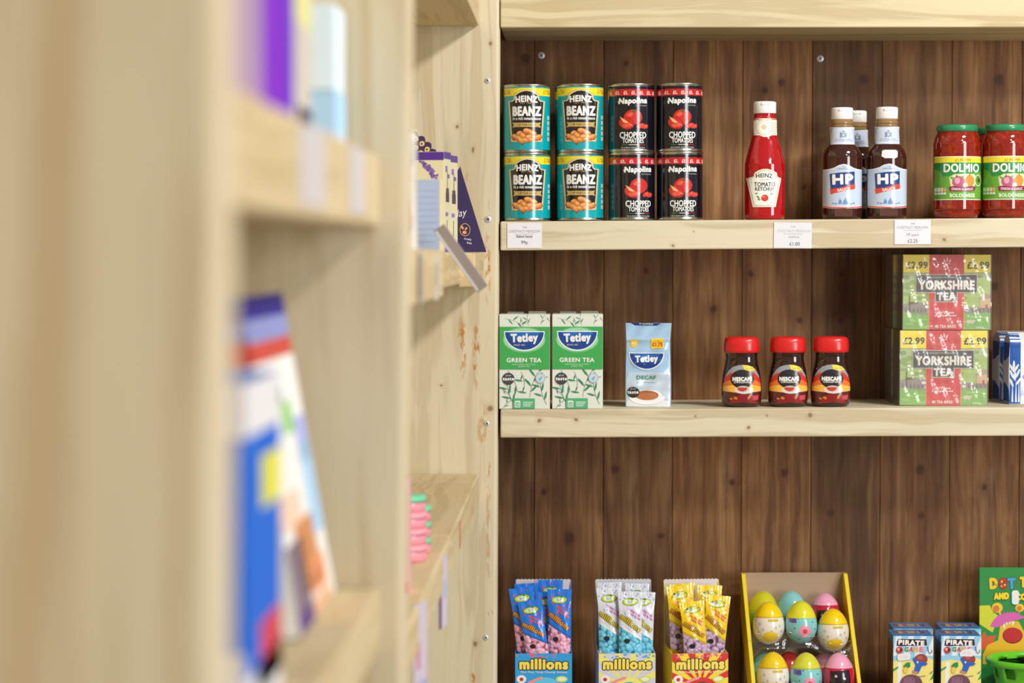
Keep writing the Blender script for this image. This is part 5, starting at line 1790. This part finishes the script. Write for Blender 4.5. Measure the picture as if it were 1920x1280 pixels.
# a clear bag of toiletries nearest the middle upright
vY = 2.42
vx = px(747, 400, vY).x
vb = thing('gift_bag', 'cream clear-topped gift bag beside the middle upright', 'gift bag', (vx / 1000, vY, zc(ZC + 2) / 1000 + 0.0004))
s3, f3 = pouch(36.0, 30.0, 118.0, 0.6, 0.8, 21)
m = MB().grid(s3, 48, 36, mat((226, 222, 210), 0.35, 0, 0.3))
m.add([s3(i / 48, 0) for i in range(48)], [tuple(range(48))[::-1]], mat((226, 222, 210), 0.35, 0, 0.3))
va = Art(0, 0, 1.0, 0.3, 0.3)
va.poly([(8, -64), (13, -50), (16, -30), (14, -14), (10, -12), (12, -30), (9, -48), (4, -60)], (206, 130, 130))
va.many([ell(8, -16, 4, 5, 12), ell(13, -22, 3, 3, 10), ell(4, -8, 3, 3, 10)], (150, 140, 190))
va.poly([(-17, -110), (17, -110), (17, -84), (-17, -80)], (206, 218, 224))
va.into(m, lambda x, z: f3(x, z) - 0.1, 3, 4)
m.build('bag', vb)

# labels hanging from the shelf edges of the left-hand unit
def edge_label(label, Y, x_pix, z0, z1, wd, yaw, c, bands=(), tilt=0.0):
    X = px(x_pix, 480, Y).x
    o_ = MB().box(-0.4, 0.4, -wd / 2, wd / 2, z0 - z1, 0, mat(c, 0.4))
    for y0, y1, a, b_, cc in bands:
        for s_ in (0.41, -0.53):
            o_.box(s_, s_ + 0.12, -wd / 2 + y0 * wd, -wd / 2 + y1 * wd, (z0 - z1) * b_, (z0 - z1) * a, mat(cc, 0.4))
    o = o_.build('price_label', None, (X / 1000, Y, zc(z1) / 1000))
    o.rotation_euler = (tilt, 0, yaw)
    return tag(o, label, 'price label', 'labels on the left-hand shelf edges')
edge_label('grey label on the middle shelf edge, nearest the middle upright', 2.28, 790, -46, 2, 36, -0.02, (190, 182, 178), [(0.3, 0.7, 0.1, 0.9, (150, 140, 140))])
edge_label('grey label hanging lower on the batten end of the middle shelf', 2.55, 818, -48, 0, 36, -0.06, (206, 200, 196), [(0.3, 0.7, 0.2, 0.7, (166, 156, 152))])
edge_label('purple printed label hanging from the lower shelf, the farther one', 2.82, 830, -440, -356, 46, -0.16, (206, 200, 222), [(0, 0.3, 0, 1, (112, 60, 110)), (0.5, 0.9, 0.35, 0.6, (180, 190, 224))])
edge_label('lilac label with pink stripe hanging from the lower shelf, the nearer one', 2.40, 787, -460, -350, 50, -0.20, (206, 196, 214), [(0.2, 0.45, 0.35, 0.6, (206, 120, 160)), (0, 1, 0.72, 0.78, (170, 170, 214)), (0, 1, 0.82, 0.9, (230, 214, 206))])
edge_label('thin pink label flat on the lower shelf edge, farthest in', 3.21, 862, -394, -357, 30, 0.0, (206, 150, 120))
# slanting clear ruler-like strip
sY = 3.0
a_, c_ = px(823, 426, sY), px(905, 542, sY)
mid = (a_ + c_) / 2
L_ = (c_ - a_).length
st_ = MB().box(-L_ / 2, L_ / 2, -0.8, 0.8, -8, 8, mat((150, 140, 136), 0.25, 0, 0.4), 0.5, 1)
st_.box(-L_ / 2 + 2, L_ / 2 - 2, -0.95, -0.8, -7.5, -4.5, mat((206, 206, 206), 0.3))
so_ = st_.build('label_strip', None, (mid.x / 1000, sY, mid.z / 1000))
so_.rotation_euler = (0, math.atan2(a_.z - c_.z, c_.x - a_.x), 0)
tag(so_, 'grey plastic strip slanting down from the middle shelf edge', 'label strip')

# pink and green tins stacked on the lower shelf
ty_, tr_ = 2.75, 30.0
tx = px(800, 1000, ty_).x - tr_
def tin_small(top_green):
    pinkc, pl2 = (240, 150, 164), (214, 116, 136)
    root = thing('small_tin', 'x', 'tin', (0, 0, 0), 0, 'pink lip balm tins in two stacks')
    MB().lathe([(0, 0.2), (29, 0.2), (30, 1), (30, 12.5), (28.5, 13), (28.5, 13.6), (0, 13.6)], mat(pinkc, 0.35, 0, 0.2), 48).build('body', root)
    lc = (108, 214, 166) if top_green else (244, 166, 178)
    MB().lathe([(0, 13.7), (30.4, 13.7), (30.6, 14.2), (30.6, 19.2), (29.6, 20), (0, 20)], mat(lc, 0.35, 0, 0.2), 48).build('lid', root)
    MB().lathe([(30.1, 11.6), (30.3, 12.1), (30.1, 12.6)], mat((120, 76, 110), 0.4), 48).build('seam', root)
    return root
pinkt = tin_small(False)
greent = tin_small(True)
names = ['pink tin at the bottom of the front stack on the lower shelf', 'second pink tin from the bottom of the front stack', 'third pink tin from the bottom of the front stack']
for i, nm in enumerate(names):
    loc = (tx / 1000, ty_, (zc(ZD) + 0.4 + i * 18.8) / 1000)
    pinkt.scale = greent.scale = (1, 1, 0.93)
    if i == 0:
        pinkt.location = loc
        pinkt['label'] = nm
    else:
        dup(pinkt, loc, nm)
greent.location = (tx / 1000 - 0.001, ty_, (zc(ZD) + 0.4 + 56.4) / 1000)
greent['label'] = 'pink tin with mint green lid on top of the front stack'
for i in range(3):
    dup(greent, (tx / 1000 + 0.0005, ty_ + 0.068, (zc(ZD) + 0.4 + i * 18.8) / 1000),
        ['mint lidded tin at the bottom of the stack behind', 'mint lidded tin in the middle of the stack behind', 'mint lidded tin on top of the stack behind'][i])
xr = px(768, 1000, 2.48).x
free_box('gift_box', 'tall pale pink carton beside the middle upright on the lower shelf', 'gift box', xr - 34, xr, 2.48, 30, zc(ZD), 118, (240, 176, 184), 0.0,
         lambda a, w_, h_: (a.rect(-w_ / 2, -h_, w_ / 2, -h_ + 8, (240, 214, 206)), a.rect(w_ / 2 - 16, -12, w_ / 2, 0, (232, 84, 90))))

# ------------------------------------------------------------------ left-hand unit, near bay (far out of focus)
def side_art(mb, x, y0, y1, z0, z1, c):
    mb.box(x, x + 0.2, y0, y1, z0, z1, mat(c, 0.4, 0, 0.2))
    return mb
def near_carton(label, Yn, Yf, xf, wd, z0, h_, base, face=(), side=(), lean=0.0, name='toiletry_carton', cat='carton'):
    """carton on a near shelf: its aisle side at x = xf (mm) runs from depth Yn to Yf (m)"""
    d_ = (Yf - Yn) * 1000
    o = thing(name, label, cat, (xf / 1000, (Yn + Yf) / 2, (z0 + 0.5 + wd * math.sin(abs(lean))) / 1000), 0.0, None, 0.0, lean)
    m = MB().box(-wd, 0, -d_ / 2, d_ / 2, 0, h_, mat(base, 0.6, 0, 0, 0, 0.25), 1.0, 2)
    for x0, x1, za, zb, c in face:
        m.box(-wd + x0 * wd, -wd + x1 * wd, -d_ / 2 - 0.2, -d_ / 2, za * h_, zb * h_, mat(c, 0.6, 0, 0, 0, 0.25))
    for ya, yb_, za, zb, c in side:
        m.box(0, 0.2, -d_ / 2 + ya * d_, -d_ / 2 + yb_ * d_, za * h_, zb * h_, mat(c, 0.6, 0, 0, 0, 0.25))
    m.build('carton', o)
    return o
za = zc(ZA)
near_carton('purple carton with lilac end on the upper near shelf', 1.345, 1.495, -178, 60, za, 128, (126, 34, 196),
            [(0, 1, 0, 1, (202, 176, 228)), (0.1, 0.9, 0.72, 0.82, (226, 214, 240))], [(0.75, 1, 0, 1, (96, 50, 200)), (0, 0.75, 0, 0.03, (150, 40, 190))])
near_carton('cream and grey carton with yellow top between the purple and light blue ones', 1.56, 1.70, -190, 50, za, 140, (206, 198, 184), [(0, 1, 0.55, 1, (226, 222, 140))],
            [(0, 1, 0.55, 1, (222, 220, 150)), (0.4, 1, 0, 0.15, (60, 36, 60))])
near_carton('light blue carton at the bottom of its stack against the middle upright', 1.842, 1.92, -187, 32, za, 46, (176, 216, 250), [(0, 0.42, 0, 1, (64, 150, 236)), (0.42, 1, 0, 0.3, (214, 226, 246))], [(0, 1, 0, 0.3, (206, 216, 246))])
near_carton('white and blue carton lying on the light blue one, upper near shelf', 1.842, 1.92, -188, 31, za + 46.6, 66, (222, 242, 254), [(0, 0.4, 0, 1, (110, 186, 246)), (0.05, 0.3, 0.7, 0.95, (96, 160, 230))], [])
for Y0_, Y1_, lab in ((1.375, 1.512, 'wide grey label on the upper near shelf edge, the nearer one'), (1.677, 1.79, 'grey label on the upper near shelf edge, beside the middle upright')):
    o = MB().box(-0.3, 0.3, -(Y1_ - Y0_) * 500, (Y1_ - Y0_) * 500, -50, -2, mat((212, 206, 206), 0.5)).build('price_label', None, (XS / 1000 + 0.0006, (Y0_ + Y1_) / 2, za / 1000))
    tag(o, lab, 'price label', 'labels on the near shelf edge')
zb = zc(ZB)
# tall leaning pack: white, with dark blue and red header
near_carton('tall white leaning pack with dark blue and red header, lower near shelf', 1.655, 1.885, -193, 14, zb, 240, (236, 236, 232),
            [(0, 1, 0.93, 1, (52, 44, 150)), (0, 1, 0.87, 0.93, (130, 140, 200)), (0, 1, 0.80, 0.87, (206, 70, 60))],
            [(0, 1, 0.93, 1, (44, 36, 146)), (0, 1, 0.86, 0.93, (136, 146, 200)), (0, 1, 0.80, 0.86, (200, 74, 60)), (0.45, 0.7, 0.56, 0.66, (150, 206, 120)), (0.35, 0.55, 0.66, 0.72, (110, 150, 130)),
             (0, 0.5, 0.30, 0.40, (240, 206, 180)), (0.72, 1, 0.22, 0.52, (168, 206, 238)), (0.7, 1, 0.45, 0.6, (170, 176, 232)), (0.25, 0.75, 0.08, 0.30, (206, 140, 90)), (0, 0.4, 0.06, 0.26, (130, 116, 130)),
             (0.45, 0.85, 0.06, 0.16, (244, 160, 110)), (0, 0.4, 0, 0.06, (96, 70, 130)), (0.4, 0.9, 0, 0.05, (222, 176, 140))], -0.175)
near_carton('tall blue and white pack with a yellow spot, lower near shelf', 1.34, 1.50, -188, 30, zb, 196, (30, 106, 214),
            [(0, 1, 0.84, 1, (226, 228, 240)), (0, 1, 0.0, 0.22, (222, 222, 232)), (0, 0.5, 0.22, 0.84, (104, 140, 220))],
            [(0, 1, 0.84, 1, (230, 228, 230)), (0.45, 1, 0.60, 0.76, (226, 224, 80)), (0, 1, 0.0, 0.14, (226, 226, 234)), (0.4, 1, 0.14, 0.26, (206, 70, 90)), (0.3, 1, 0.05, 0.14, (206, 200, 90))])
